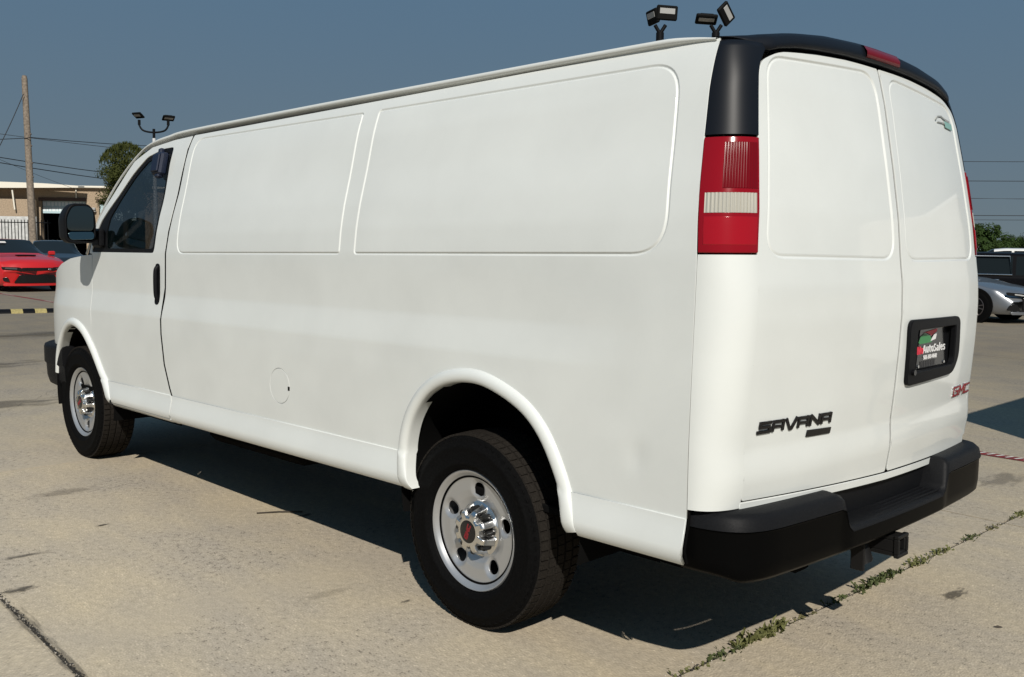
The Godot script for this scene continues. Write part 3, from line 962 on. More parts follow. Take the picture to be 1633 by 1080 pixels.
func mirror(v: Node3D, sd: float) -> void:
	var root := Node3D.new()
	root.name = "mirror"
	v.add_child(root, true)
	root.transform = Transform3D(rake_basis, Vector3.ZERO)
	# outline of the head seen from behind: x out from the body, y up
	var o := rounded([Vector2(1.058, 1.497), Vector2(1.235, 1.494), Vector2(1.268, 1.515), Vector2(1.272, 1.66), Vector2(1.225, 1.738), Vector2(1.105, 1.740), Vector2(1.062, 1.70), Vector2(1.052, 1.62)], .035, 4)
	var rows := []
	for i in o.size(): o[i] = Vector2(1.040 + (o[i].x - 1.052) * .87, o[i].y)
	var c := Vector2(1.135, 1.615)
	for e in [[-3.392, .86], [-3.388, .93], [-3.392, .985], [-3.41, 1.0], [-3.47, .985], [-3.525, .88], [-3.545, .66], [-3.552, .2]]:
		var row := PackedVector3Array()
		for i in o.size() + 1:
			var q: Vector2 = c + (o[i % o.size()] - c) * e[1]
			row.append(Vector3(sd * q.x, q.y, e[0]))
		rows.append(row)
	var mb := MB.new()
	mb.grid(rows, sd * (1.0 if Geometry2D.is_polygon_clockwise(o) else -1.0))
	put(mb, "mirror_housing", M.trim, root)
	var P := func(off: float, tilt: float) -> Callable:
		return func(x: float, y: float) -> Vector3: return Vector3(1.040 * sd + (x - 1.052 * sd) * .87, y, -3.396 + off + tilt * (y - 1.6) - sd * .16 * (x - sd * 1.16))
	var flip := func(a: Array) -> PackedVector2Array:
		var b := []
		for q in a: b.append(Vector2(q.x * sd, q.y))
		return rounded(b, .028, 4)
	mb = MB.new()
	mb.patch(flip.call([Vector2(1.078, 1.575), Vector2(1.247, 1.573), Vector2(1.248, 1.65), Vector2(1.212, 1.720), Vector2(1.112, 1.722), Vector2(1.078, 1.69)]), [], P.call(.006, .02), .1, 1.0, .012)
	put(mb, "mirror_pane", M.mirror, root)
	mb = MB.new()
	mb.patch(flip.call([Vector2(1.080, 1.522), Vector2(1.235, 1.516), Vector2(1.247, 1.562), Vector2(1.079, 1.565)]), [], P.call(.007, -.10), .1, 1.0, .012)
	put(mb, "wide_angle_pane", M.mirror_wide, root)
	mb = MB.new()
	mb.tube(spline3([Vector3(sd * .955, 1.545, -3.50), Vector3(sd * 1.01, 1.545, -3.485), Vector3(sd * 1.06, 1.555, -3.455), Vector3(sd * 1.12, 1.57, -3.46)]), .028, 10)
	mb.box(Vector3(sd * .992, 1.53, -3.49), Vector3(.045, .12, .13), .015)
	put(mb, "mirror_arm", M.trim, root)

func plate(v: Node3D) -> void:
	# a dealer's black card plate with a green car, a red and white flash and the dealer's name
	var o := MB.new()
	var F := func(off: float) -> Callable:
		return func(x: float, y: float) -> Vector3: return Vector3(x, y, 1.2035 - .03 * x + off)
	o.patch(rounded([Vector2(.205, 1.008), Vector2(.500, 1.008), Vector2(.500, 1.160), Vector2(0.235, 1.160)], .01), [], F.call(.0), .2, 1.0, .006)
	var p := put(o, "dealer_plate", M.gloss_black, v, true)
	var g := MB.new()
	g.patch(PackedVector2Array([Vector2(0.215, 1.112), Vector2(0.235, 1.135), Vector2(0.275, 1.146), Vector2(0.330, 1.132), Vector2(0.355, 1.118), Vector2(0.345, 1.108), Vector2(0.230, 1.106)]), [], F.call(.002), .1, 1.0, 0.0)
	put(g, "green_print", M.print_green, p)
	g = MB.new()
	g.patch(PackedVector2Array([Vector2(0.260, 1.148), Vector2(0.400, 1.158), Vector2(0.395, 1.146), Vector2(0.340, 1.134), Vector2(0.290, 1.147)]), [], F.call(.0025), .1, 1.0, 0.0)
	put(g, "red_print", M.print_red, p)
	g = MB.new()
	g.patch(PackedVector2Array([Vector2(0.330, 1.112), Vector2(0.385, 1.118), Vector2(0.398, 1.144), Vector2(0.375, 1.140), Vector2(0.355, 1.130)]), [], F.call(.003), .1, 1.0, 0.0)
	put(g, "white_print", M.print_white, p)
	for i in 9:
		g = MB.new()
		g.box(Vector3(.248 + i * .017, 1.028, 1.2035 - .03 * (.248 + i * .017) + .0015), Vector3(.006, .022, .003), .0)
		put(g, 'print_rule', M.trim_grey, p)
	for x in [.222, .482]:
		g = MB.new()
		g.tube(PackedVector3Array([Vector3(x, 1.022, 1.2015 - .03 * x), Vector3(x, 1.022, 1.2075 - .03 * x)]), .006, 10)
		put(g, "plate_screw", M.chrome, p)
	var B := Basis(Vector3.UP, 0.03)
	words("Mo", .030, M.print_red, Vector3(.232, 1.082, 1.2065 - .03 * .228), B, "dealer_lettering", p, 1.0, false)
	words("AutoSales", .030, M.print_white, Vector3(.372, 1.084, 1.2065 - .03 * .372), B, "dealer_lettering", p, 1.15, false)
	words("972-303-4642", .016, M.print_white, Vector3(.335, 1.053, 1.2065 - .03 * .335), B, "phone_number", p, 1.0, false)

func bumpers(v: Node3D) -> void:
	# the path of the rear face in plan, then one section swept along it: tall at the ends, a step in the middle
	var path := PackedVector2Array()
	var A := Vector2(1.0, .985); var Bq := Vector2(.80, 1.228)
	for i in 13: path.append(A.bezier_interpolate(A + Vector2(0, .17), Bq + Vector2(.14, -.016), Bq, i / 12.0))
	for i in range(1, 60):
		var x := lerpf(.80, -.80, i / 60.0)
		path.append(Vector2(x, 1.262 - .053 * x * x))
	for i in 13:
		var q: Vector2 = path[12 - i]
		path.append(Vector2(-q.x, q.y))
	var top := []; var face := []
	for i in path.size():
		var d := (path[mini(i + 1, path.size() - 1)] - path[maxi(i - 1, 0)]).normalized()
		var n := Vector2(d.y, -d.x)
		if n.dot(path[i] - Vector2(0, .6)) < 0.0: n = -n
		var ax := absf(path[i].x)
		var k := smoothstep(.385, .435, ax)                    # 0 on the step, 1 on the pads
		var lean := .028 * (path[i].x / .9) * -1.0
		var end := smoothstep(.93, 1.0, ax)
		var y1 := lerpf(.534, .650, k) + lean * .45
		var y0 := .436 + lean * .3 + .02 * end
		var t := PackedVector3Array(); var f := PackedVector3Array()
		var deep := .17 if ax < .9 else lerpf(.17, .10, end)
		var add := func(arr: PackedVector3Array, inset: float, y: float) -> void:
			var q := path[i] - n * inset
			arr.append(Vector3(q.x, y, q.y))
		add.call(t, deep, y1); add.call(t, .060, y1 + .003 * k); add.call(t, lerpf(.018, .026, k), y1 - .002); add.call(t, lerpf(.004, .008, k), lerpf(y1 - .008, y1 - .018, k)); add.call(t, .0, lerpf(y1 - .02, y1 - .050, k))
		add.call(f, .001, lerpf(y1 - .021, y1 - .053, k)); add.call(f, lerpf(.001, .006, k), lerpf(y1 - .023, y1 - .060, k)); add.call(f, lerpf(.001, .007, k), lerpf(y0 + .03, y0 + .06, k)); add.call(f, lerpf(.004, .012, k), y0 + .022); add.call(f, .030, y0 + .004); add.call(f, .060, y0); add.call(f, deep, y0)
		top.append(t); face.append(f)
	var mb := MB.new(); mb.grid(top, 1.0)
	var rb := put(mb, "rear_bumper", M.bumper, v, true)
	mb = MB.new(); mb.grid(face, 1.0)
	put(mb, "bumper_skirt", M.bumper_gloss, rb)
	for i in 4:
		mb = MB.new()
		mb.box(Vector3(0, .5325, 1.168 + i * .022), Vector3(.74, .006, .007), .0015)
		put(mb, "step_rib", M.bumper, rb)
	# front bumper
	var fp := spline([Vector2(-1.0, -4.17), Vector2(-1.008, -4.34), Vector2(-.995, -4.52), Vector2(-.935, -4.69), Vector2(-.80, -4.83), Vector2(-.5, -4.90), Vector2(0, -4.925), Vector2(.5, -4.90), Vector2(.80, -4.83), Vector2(.935, -4.69), Vector2(.995, -4.52), Vector2(1.008, -4.34), Vector2(1.0, -4.17)], 4)
	var rows := []
	for i in fp.size():
		var d := (fp[mini(i + 1, fp.size() - 1)] - fp[maxi(i - 1, 0)]).normalized()
		var n := Vector2(d.y, -d.x)
		if n.dot(fp[i] - Vector2(0, -4.2)) < 0.0: n = -n
		var row := PackedVector3Array()
		for e in [[.12, .795], [.03, .795], [.006, .785], [.0, .765], [.0, .66], [.012, .645], [.016, .56], [.03, .51], [.07, .485], [.14, .48]]:
			var q: Vector2 = fp[i] - n * e[0]
			row.append(Vector3(q.x, e[1], q.y))
		rows.append(row)
	mb = MB.new(); mb.grid(rows, -1.0)
	for r in [rows[0], rows[-1]]:
		mb.face(Array(r), Vector3(0, 0, 1))
	put(mb, "front_bumper", M.bumper, v, true)

func underside(v: Node3D) -> void:
	var mb := MB.new()
	mb.box(Vector3(0, .525, -1.75), Vector3(1.86, .03, 5.7), .004)
	mb.box(Vector3(0, 1.0, -2.66), Vector3(1.90, 1.0, .02))
	mb.box(Vector3(0, 1.76, -2.66), Vector3(1.60, .54, .02))
	mb.box(Vector3(0, .60, -4.45), Vector3(1.5, .25, .4))
	for x in [-.42, .42]: mb.box(Vector3(x, .43, -1.7), Vector3(.09, .15, 5.6), .01)
	for z in [-3.2, -2.2, -1.1, .55, 1.0]: mb.box(Vector3(0, .44, z), Vector3(.80, .08, .08), .01)
	mb.box(Vector3(-.66, .44, -1.9), Vector3(.36, .14, 1.0), .04)
	put(mb, "underbody", M.under, v, true)
	mb = MB.new()
	mb.tube(PackedVector3Array([Vector3(-.80, .378, 0), Vector3(.80, .378, 0)]), .05, 12)
	mb.lathe([Vector2(.0, -.12), Vector2(.12, -.10), Vector2(.16, 0), Vector2(.12, .10), Vector2(.0, .12)], Vector3(0, .378, .02), Vector3(0, 0, 1), 20)
	for x in [-.60, .60]: mb.box(Vector3(x, .36, .1), Vector3(.07, .04, 1.3), .008)
	put(mb, "rear_axle", M.under, v)
	mb = MB.new()
	mb.tube(PackedVector3Array([Vector3(-.75, .36, -3.937), Vector3(.75, .36, -3.937)]), .05, 10)
	mb.box(Vector3(0, .42, -3.937), Vector3(.7, .22, .5), .05)
	put(mb, "front_axle", M.under, v)
	# wheel houses
	for z0 in [.10, -3.80]:
		for sd in [-1.0, 1.0]:
			mb = MB.new()
			var rows := []
			for i in 25:
				var th := PI * (-.08 + 1.16 * i / 24.0)
				var row := PackedVector3Array()
				for x in [.999, .90, .70, .56]: row.append(Vector3(sd * x, .50 + .475 * sin(th), z0 + .49 * cos(th)))
				rows.append(row)
			mb.grid(rows, sd)
			mb.face([Vector3(sd * .56, .3, z0 - .5), Vector3(sd * .56, .3, z0 + .5), Vector3(sd * .56, 1.0, z0 + .5), Vector3(sd * .56, 1.0, z0 - .5)], Vector3(sd, 0, 0))
			put(mb, "wheel_house", M.under, v, true)
	# tow hitch
	mb = MB.new()
	mb.box(Vector3(0, .405, 1.02), Vector3(1.05, .06, .06), .008)
	var H := Vector3(-.015, .398, 1.20)
	for s in [[Vector3(0, .029, 0), Vector3(.074, .016, .13)], [Vector3(0, -.029, 0), Vector3(.074, .016, .13)], [Vector3(.031, 0, 0), Vector3(.012, .044, .13)], [Vector3(-.031, 0, 0), Vector3(.012, .044, .13)]]:
		mb.box(H + s[0], s[1], .003)
	mb.box(H + Vector3(0, 0, -.13), Vector3(.06, .06, .16), .004)
	for s in [[0, .034, .084, .014], [0, -.034, .084, .014], [.036, 0, .012, .056], [-.036, 0, .012, .056]]:
		mb.box(H + Vector3(s[0], s[1], .062), Vector3(s[2], s[3], .02), .003)
	put(mb, "tow_hitch", M.hitch, v, true)
	mb = MB.new()
	mb.box(Vector3(-.14, .425, 1.165), Vector3(.09, .018, .06), .003)
	mb.box(Vector3(-.165, .375, 1.172), Vector3(.012, .11, .05), .003)
	put(mb, "chain_bracket", M.hitch, v, true)
	mb = MB.new()
	mb.tube(PackedVector3Array([Vector3(-.125, .40, 1.155), Vector3(-.125, .345, 1.175), Vector3(-.125, .335, 1.18)]), [.034, .034, .026], 14)
	put(mb, "trailer_socket", M.hitch, v, true)
	mb = MB.new()
	mb.tube(PackedVector3Array([Vector3(.52, .43, .6), Vector3(.50, .42, 1.0), Vector3(.47, .405, 1.09)]), .022, 12)
	put(mb, "exhaust_pipe", M.under, v, true)
	# cab: seats, dash, wheel
	for x in [-.45, .45]:
		mb = MB.new()
		mb.box(Vector3(x, 1.0, -3.05), Vector3(.52, .16, .52), .05)
		mb.box(Vector3(x, 1.35, -2.78), Vector3(.50, .66, .15), .06, Basis(Vector3(1, 0, 0), -.18))
		mb.box(Vector3(x, 1.76, -2.72), Vector3(.28, .18, .10), .04)
		put(mb, "seat", M.seat, v, true)
	mb = MB.new()
	mb.box(Vector3(0, 1.22, -3.72), Vector3(1.7, .34, .42), .08)
	mb.box(Vector3(0, .80, -3.1), Vector3(1.8, .06, 1.2))
	put(mb, "dashboard", M.seat, v, true)
	mb = MB.new()
	var ring := PackedVector3Array()
	for i in 33: ring.append(Vector3(-.45, 1.36, -3.42) + Basis(Vector3(1, 0, 0), .9) * Vector3(.19 * cos(TAU * i / 32.0), 0, .19 * sin(TAU * i / 32.0)))
	mb.tube(ring, .014, 8, false)
	put(mb, "steering_wheel", M.trim, v, true)

# ================================================================ the place
const E1 := Vector3(.99944, 0, .0334)            # directions of the paving joints
const E2 := Vector3(-.0334, 0, .99944)
const O0 := Vector3(-2.275, 0, .760)             # where two joints cross
const RT := Vector3(.71404, 0, .69995)           # along the far street
const FW := Vector3(.70099, 0, -.71316)          # away down the lot

func concrete() -> void:
	var N := 1536
	var im := func(freq: float, sd: int, oct: int, w: int, h: int, typ := FastNoiseLite.TYPE_SIMPLEX_SMOOTH) -> PackedByteArray:
		var f := FastNoiseLite.new()
		f.seed = sd; f.frequency = freq; f.fractal_octaves = oct; f.noise_type = typ
		var q: Image = f.get_seamless_image(w, h)
		if w != N or h != N: q.resize(N, N, Image.INTERPOLATE_CUBIC)
		return q.get_data()
	var a: PackedByteArray = im.call(.0035, 3, 5, N, N)
	var b: PackedByteArray = im.call(.02, 11, 4, N, N / 3)
	var c: PackedByteArray = im.call(.45, 21, 2, N, N)
	var d: PackedByteArray = im.call(.10, 31, 3, N, N)
	var out := PackedByteArray(); out.resize(N * N * 3)
	var hh := PackedByteArray(); hh.resize(N * N)
	for i in N * N:
		var fa := a[i] / 255.0 - .5
		var fb := b[i] / 255.0 - .5
		var fc := c[i] / 255.0 - .5
		var fd := d[i] / 255.0 - .5
		var k := 1.0 + .08 * fa + .06 * fb + .27 * fc + .13 * fd
		if fd * .7 + fc * .55 + fa * .35 < -.33: k *= .74                # pits and old gum
		elif fc * .8 + fd * .5 > .34: k *= 1.09                   # bare grit
		var warm := .06 * fa + .03 * fb
		out[i * 3] = clampi(int(176.0 * k * (1.0 + warm * .3)), 0, 255)
		out[i * 3 + 1] = clampi(int(165.0 * k), 0, 255)
		out[i * 3 + 2] = clampi(int(146.0 * k * (1.0 - warm)), 0, 255)
		hh[i] = clampi(int(128.0 + 90.0 * fc + 70.0 * fd), 0, 255)
	var tex := ImageTexture.create_from_image(Image.create_from_data(N, N, false, Image.FORMAT_RGB8, out))
	var hi := Image.create_from_data(N, N, false, Image.FORMAT_L8, hh)
	hi.convert(Image.FORMAT_RGBA8)
	hi.bump_map_to_normal_map(1.6)
	var m := mk("concrete", Color(1, 1, 1), .88)
	m.albedo_texture = tex
	m.normal_enabled = true; m.normal_texture = ImageTexture.create_from_image(hi); m.normal_scale = .7
	m.metallic_specular = .35
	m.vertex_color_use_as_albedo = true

func pavement() -> void:
	concrete()
	# one sheet to the horizon, just below the slabs
	var g := MB.new()
	var G := 900.0
	g.vert(Vector3(-G, -.03, -G), Vector3.UP, Vector2(-G, -G) / 6.5); g.vert(Vector3(G, -.03, -G), Vector3.UP, Vector2(G, -G) / 6.5)
	g.vert(Vector3(G, -.03, G), Vector3.UP, Vector2(G, G) / 6.5); g.vert(Vector3(-G, -.03, G), Vector3.UP, Vector2(-G, G) / 6.5)
	g.quad(0, 1, 2, 3)
	var gm: StandardMaterial3D = M.concrete.duplicate()
	gm.albedo_color = lin(.46, .455, .45); gm.vertex_color_use_as_albedo = false
	setting(put(g, "ground", gm))
	var root := Node3D.new()
	root.name = "pavement"
	add_child(root, true)
	setting(root)
	var gap := .007
	var W := 4.41; var L := 4.60
	for i in range(-3, 11):
		for j in range(-9, 3):
			var o := O0 + E1 * (i * W) + E2 * (j * L)
			var far := (o + E1 * W * .5 + E2 * L * .5).distance_to(Vector3(-3.4, 0, 2.7))
			if far > 41.0: continue
			var mb := MB.new()
			var du := Vector2(rng.randf(), rng.randf())
			var turn := Vector2(1, 0).rotated(rng.randi_range(0, 1) * PI + rng.randf_range(-.1, .1))
			var y := rng.randf_range(-.0025, .0025) if absf(o.x) > 5.0 or o.z < -9.0 else 0.0
			var P := [Vector2(gap, gap), Vector2(W - gap, gap), Vector2(W - gap, L - gap), Vector2(gap, L - gap)]
			var top := []; var low := []
			for q in P:
				var w: Vector3 = o + E1 * q.x + E2 * q.y
				var uv := Vector2(q.x, q.y) / 6.5
				uv = Vector2(uv.dot(turn), uv.dot(Vector2(-turn.y, turn.x))) + du
				top.append(mb.vert(w + Vector3(0, y, 0), Vector3.UP, uv))
			mb.quad(top[0], top[1], top[2], top[3])
			for k in 4:
				var a: Vector3 = mb.v[top[k]]; var b: Vector3 = mb.v[top[(k + 1) % 4]]
				mb.face([a, b, b + Vector3(0, -.028, 0), a + Vector3(0, -.028, 0)], (a + b) * .5 - (o + E1 * W * .5 + E2 * L * .5))
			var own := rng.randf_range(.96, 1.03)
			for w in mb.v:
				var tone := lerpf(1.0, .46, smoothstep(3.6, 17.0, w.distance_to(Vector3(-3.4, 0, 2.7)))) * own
				tone *= lerpf(1.0, .86, smoothstep(-.5, 1.5, w.x) * smoothstep(-3.0, .5, w.z))       # slabs darken with distance from the camera, more so behind the van
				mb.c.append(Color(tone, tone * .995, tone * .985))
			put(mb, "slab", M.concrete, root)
	var s := MB.new()
	for i in range(-3, 12):
		var a := O0 + E1 * (i * W) + Vector3(0, -.0045, 0)
		s.face([a + E2 * -38 - E1 * .0085, a + E2 * -38 + E1 * .0085, a + E2 * 13 + E1 * .0085, a + E2 * 13 - E1 * .0085], Vector3.UP)
	for j in range(-9, 4):
		var a := O0 + E2 * (j * L) + Vector3(0, -.0060, 0)
		s.face([a + E1 * -12 - E2 * .0085, a + E1 * 45 - E2 * .0085, a + E1 * 45 + E2 * .0085, a + E1 * -12 + E2 * .0085], Vector3.UP)
	put(s, "joint_sealant", M.sealant, root)
	# crumbled edge and dirt along the near joints
	var cr := MB.new()
	var joint := func(from: Vector3, dir: Vector3, length: float, wide: float, n: int) -> void:
		var side := dir.cross(Vector3.UP)
		for k in n:
			var p := from + dir * rng.randf() * length + side * rng.randfn(0.0, wide)
			var r := rng.randf_range(.002, .006)
			var poly := []
			for e in 6:
				poly.append(p + Vector3(cos(e * TAU / 6.0) * r * rng.randf_range(.6, 1.3), .0016 + rng.randf() * .002, sin(e * TAU / 6.0) * r * rng.randf_range(.6, 1.3)))
			cr.face(poly, Vector3.UP)
	joint.call(O0 + E2 * -2.4, E2, 2.4, .006, 420)
	joint.call(O0 + E1 * .2, E1, 5.2, .008, 420)
	var dirt := put(cr, "joint_dirt", M.sealant, root)
	dirt.set_meta("kind", "stuff")
	var gr := MB.new()
	for k in 260:
		var p := O0 + E2 * -2.3 * rng.randf() + E1 * rng.randfn(0, .006) if k % 2 == 0 else O0 + E1 * rng.randf_range(.2, 5.0) + E2 * rng.randfn(0, .02)
		var r := rng.randf_range(.002, .0045)
		gr.box(p + Vector3(0, r * .3, 0), Vector3(r, r * .8, r) * 1.6, r * .4, Basis(Vector3(rng.randf(), 1, rng.randf()).normalized(), rng.randf() * 6.0))
	var gv := put(gr, "joint_grit", M.grit, root)
	gv.set_meta("kind", "stuff")
	for q in [[Vector3(2.6, .0035, .15), Vector3(4.1, .0035, -1.9), 30], [Vector3(-1.7, .0035, -4.9), Vector3(.3, .0035, -7.6), 30]]:
		var ck := MB.new()
		var prev: Vector3 = q[0]
		for k in range(1, q[2] + 1):
			var f: float = float(k) / q[2]
			var p: Vector3 = q[0].lerp(q[1], f) + Vector3(rng.randfn(0, .02), 0, rng.randfn(0, .02)) * sin(PI * f)
			var sw := (p - prev).normalized().cross(Vector3.UP) * rng.randf_range(.0006, .0014)
			ck.face([prev - sw, p - sw, p + sw, prev + sw], Vector3.UP)
			prev = p
		put(ck, "hairline_crack", M.sealant, root)
	# oil spots and scuffs with soft edges
	for q in [[.80, 1.16, .10, .038, .5], [-1.42, -3.05, .20, .08, .22], [-1.50, -2.25, .035, .012, .85], [-.62, -1.72, .05, .02, .6], [-1.95, -2.0, .11, .022, .45], [-2.12, -1.55, .08, .03, .55], [-1.0, -.36, .03, .010, .5], [3.2, .55, .3, .1, .25], [-1.2, -.65, .14, .04, .12], [3.1, -.9, .5, .16, .25], [5.4, -2.6, .8, .2, .28], [8.2, -3.8, .8, .3, .28], [11, -4.5, 1.2, .3, .3], [-.8, -6.5, .7, .3, .35], [-.3, -9.5, .9, .4, .35], [1.6, -13.0, 1.2, .4, .3]]:
		var st := MB.new()
		var base := rng.randf() * TAU
		var c := Vector3(q[0], .004, q[1])
		st.vert(c - Vector3(q[2], 0, q[3]) * 1.5, Vector3.UP, Vector2(0, 0)); st.vert(c + Vector3(q[2], 0, -q[3]) * 1.5, Vector3.UP, Vector2(1, 0))
		st.vert(c + Vector3(q[2], 0, q[3]) * 1.5, Vector3.UP, Vector2(1, 1)); st.vert(c + Vector3(-q[2], 0, q[3]) * 1.5, Vector3.UP, Vector2(0, 1))
		st.quad(0, 1, 2, 3)
		put(st, "oil_stain", stain(q[4], rng.randi_range(0, 2)), root)
	for q in [[O0 + E2 * -1.9, .03, .55], [O0 + E2 * -1.35, .026, .50], [O0 + E2 * -.8, .026, .5]]:
		var st := MB.new()
		var a: Vector3 = q[0] + Vector3(0, .0045, 0)
		var u: Vector3 = E1 * q[1] * 1.6; var w: Vector3 = E2 * q[2]
		st.vert(a - u - w, Vector3.UP, Vector2(0, 0)); st.vert(a + u - w, Vector3.UP, Vector2(1, 0)); st.vert(a + u + w, Vector3.UP, Vector2(1, 1)); st.vert(a - u + w, Vector3.UP, Vector2(0, 1))
		st.quad(0, 1, 2, 3)
		put(st, "joint_stain", stain(.36, rng.randi_range(0, 2)), root)
	# twigs and leaf scraps
	var tg := MB.new()
	tg.tube(PackedVector3Array([Vector3(-.80, .006, -1.92), Vector3(-.70, .008, -1.86), Vector3(-.60, .006, -1.78)]), .004, 5)
	tag(put(tg, "twig", M.bark), "thin dark twig on the concrete at the edge of the van's shadow", "twig")
	for q in [[1.12, 1.62, .012, .045, "longest dark leaf sliver on the concrete, nearest the lower right corner"], [.98, 1.55, .02, .022, "broad dark leaf scrap beside the longest sliver"], [.55, 1.42, .012, .02, "small leaf scrap nearest to the weed strip"], [1.3, 1.3, .012, .016, "tiniest leaf scrap, near the right edge above the longest sliver"]]:
		var lf := MB.new()
		lf.face([Vector3(-q[3], .004, 0), Vector3(0, .009, q[2] * .5), Vector3(q[3], .006, 0), Vector3(0, .003, -q[2] * .5)], Vector3.UP)
		var o := put(lf, "dry_leaf", M.bark)
		o.position = Vector3(q[0], 0, q[1]); o.rotation.y = rng.randf() * 6.0
		tag(o, q[4], "leaf", "leaf scraps behind the van")
	var cup := MB.new()
	cup.box(Vector3(0, .02, 0), Vector3(.10, .03, .05), .012)
	var cp := put(cup, "paper_scrap", M.yellow_paper)
	cp.position = Vector3(6.3, 0, -.95); cp.rotation.y = .5
	tag(cp, "crumpled yellow paper scrap on the concrete beyond the rear bumper", "litter")

var stain_tex := []
func stain(strength: float, kind: int) -> StandardMaterial3D:
	if stain_tex.is_empty():
		for s in 3:
			var f := FastNoiseLite.new()
			f.seed = 40 + s; f.frequency = .045; f.fractal_octaves = 4
			var im := Image.create(96, 96, false, Image.FORMAT_RGBA8)
			for y in 96:
				for x in 96:
					var p := Vector2(x - 47.5, y - 47.5) / 47.5
					var d := p.length() + .45 * f.get_noise_2d(x, y)
					im.set_pixel(x, y, Color(.16, .14, .12, 1.0 - smoothstep(.25, .75, d)))
			stain_tex.append(ImageTexture.create_from_image(im))
	var key := "stain_%d_%d" % [kind, int(strength * 100)]
	if M.has(key): return M[key]
	var m := mk(key, Color(1, 1, 1, strength), .8)
	m.albedo_texture = stain_tex[kind]
	m.transparency = BaseMaterial3D.TRANSPARENCY_ALPHA
	return m

func markings() -> void:
	# red kerb-line stripe with worn white dashes of lettering
	var s := thing("painted_stripe", "worn red stripe painted along the paving with white marks", "road marking")
	s.set_meta("kind", "structure")
	var mb := MB.new()
	var P := func(t: float, w: float, y: float) -> Vector3: return Vector3(3.955, y, .3) + E2 * t + E1 * w
	mb.face([P.call(-26.0, -.055, .004), P.call(-26.0, .055, .004), P.call(9.0, .055, .004), P.call(9.0, -.055, .004)], Vector3.UP)
	put(mb, "red_paint", M.red_paint, s)
	var wm := MB.new()
	var F := func(u: float, v: float) -> Vector3: return Vector3(3.955, .008, .3) + E2 * u + E1 * v
	for rep in 9:
		var t := -25.50 + rep * 3.6
		for k in 16:
			var u := t + k * .064 + (.06 if k > 8 else 0.0)
			wm.face([F.call(u, -.034), F.call(u + .018, -.034), F.call(u + .046, .036), F.call(u + .024, .036)], Vector3.UP)
	put(wm, "white_mark", M.white_paint, s)
	# striped rubber speed hump across the lane
	var h := thing("speed_hump", "low yellow and black striped speed hump in front of the red car", "speed hump", Vector3(3.0, 0, -17.8), -.20)
	for k in range(-7, 8):
		var m := MB.new()
		var pr := [Vector2(-.17, .0), Vector2(-.16, .03), Vector2(-.09, .078), Vector2(.09, .078), Vector2(.16, .03), Vector2(.17, .0)]
		var x0 := k * .215 + .002; var x1 := x0 + .211
		for i in pr.size() - 1:
			m.face([Vector3(x0, pr[i].y, pr[i].x), Vector3(x1, pr[i].y, pr[i].x), Vector3(x1, pr[i + 1].y, pr[i + 1].x), Vector3(x0, pr[i + 1].y, pr[i + 1].x)], Vector3(0, 1, pr[i].x + pr[i + 1].x))
		for x in [x0, x1]:
			var e := []
			for q in pr: e.append(Vector3(x, q.y, q.x))
			m.face(e, Vector3(1 if x == x1 else -1, 0, 0))
		put(m, "rubber_block", M.trim if posmod(k, 2) == 0 else M.yellow_paint, h)

func weeds() -> void:
	var words_ := ["sparse weed sprigs lowest in the joint, at the bottom edge", "low round weed clump just above the lowest sprigs", "longest bushy yellow-green weed strip, beside the bumper's shadow", "low reddish dry weeds at the tip of the hitch shadow", "dark weed tuft just past the hitch shadow", "long bright green weed strip under the tow hitch", "rounded weed tuft right of the hitch end", "upright weed tuft beyond the rounded one", "small weed tuft at the far bend of the joint", "low weed tuft before the right edge", "last weed clump in the joint at the right edge"]
	var at := [1.60, 1.80, 2.06, 2.38, 2.63, 2.97, 3.37, 3.61, 3.99, 4.28, 4.63]
	var spots := [[.06, 14, .030], [.055, 42, .030], [.10, 120, .058], [.07, 30, .016], [.05, 26, .026], [.12, 120, .046], [.05, 44, .040], [.055, 40, .036], [.05, 26, .028], [.05, 20, .024], [.07, 40, .034]]
	for i in at.size():
		var mb := MB.new()
		var n: int = spots[i][1]
		for k in int(n * 1.5):
			var along := clampf(rng.randfn(0, spots[i][0]), -spots[i][0] * 1.6, spots[i][0] * 1.6)
			var p := E1 * along + E2 * rng.randfn(0, .013)
			var hgt: float = spots[i][2] * .72 * rng.randf_range(.25, 1.2)
			var th := rng.randf() * TAU
			var d := Vector3(cos(th), 0, sin(th))
			var w := rng.randf_range(.0035, .008)
			var lean := d * hgt * rng.randf_range(.2, .9)
			var s := d.cross(Vector3.UP) * w
			var a := p; var b := p + lean * .5 + Vector3(0, hgt * .7, 0); var c := p + lean + Vector3(0, hgt * rng.randf_range(.6, 1.0), 0)
			mb.face([a, b - s, c, b + s], Vector3(-d.x * .4, 1, -d.z * .4))
			if k % 3 == 0:                                  # small round leaves
				var q := c + Vector3(0, .002, 0)
				var r := w * rng.randf_range(.9, 1.6)
				var nn := Vector3(rng.randfn(0, .5), 1, rng.randfn(0, .5)).normalized()
				var u := nn.cross(Vector3.RIGHT).normalized() * r
				var vv := nn.cross(u)
				mb.face([q + u, q + (u + vv) * .75, q + vv, q - u * .7 + vv * .7, q - u, q - vv], nn)
		var o := put(mb, "weed_clump", [M.weed, M.weed_dark, M.weed, M.weed_dry, M.weed_dark, M.weed_dark, M.weed, M.weed, M.weed_dark, M.weed_dry, M.weed][i])
		o.position = O0 + E1 * at[i] + Vector3(0, -.006, 0)
		tag(o, words_[i], "weeds", "weeds growing in the paving joint")

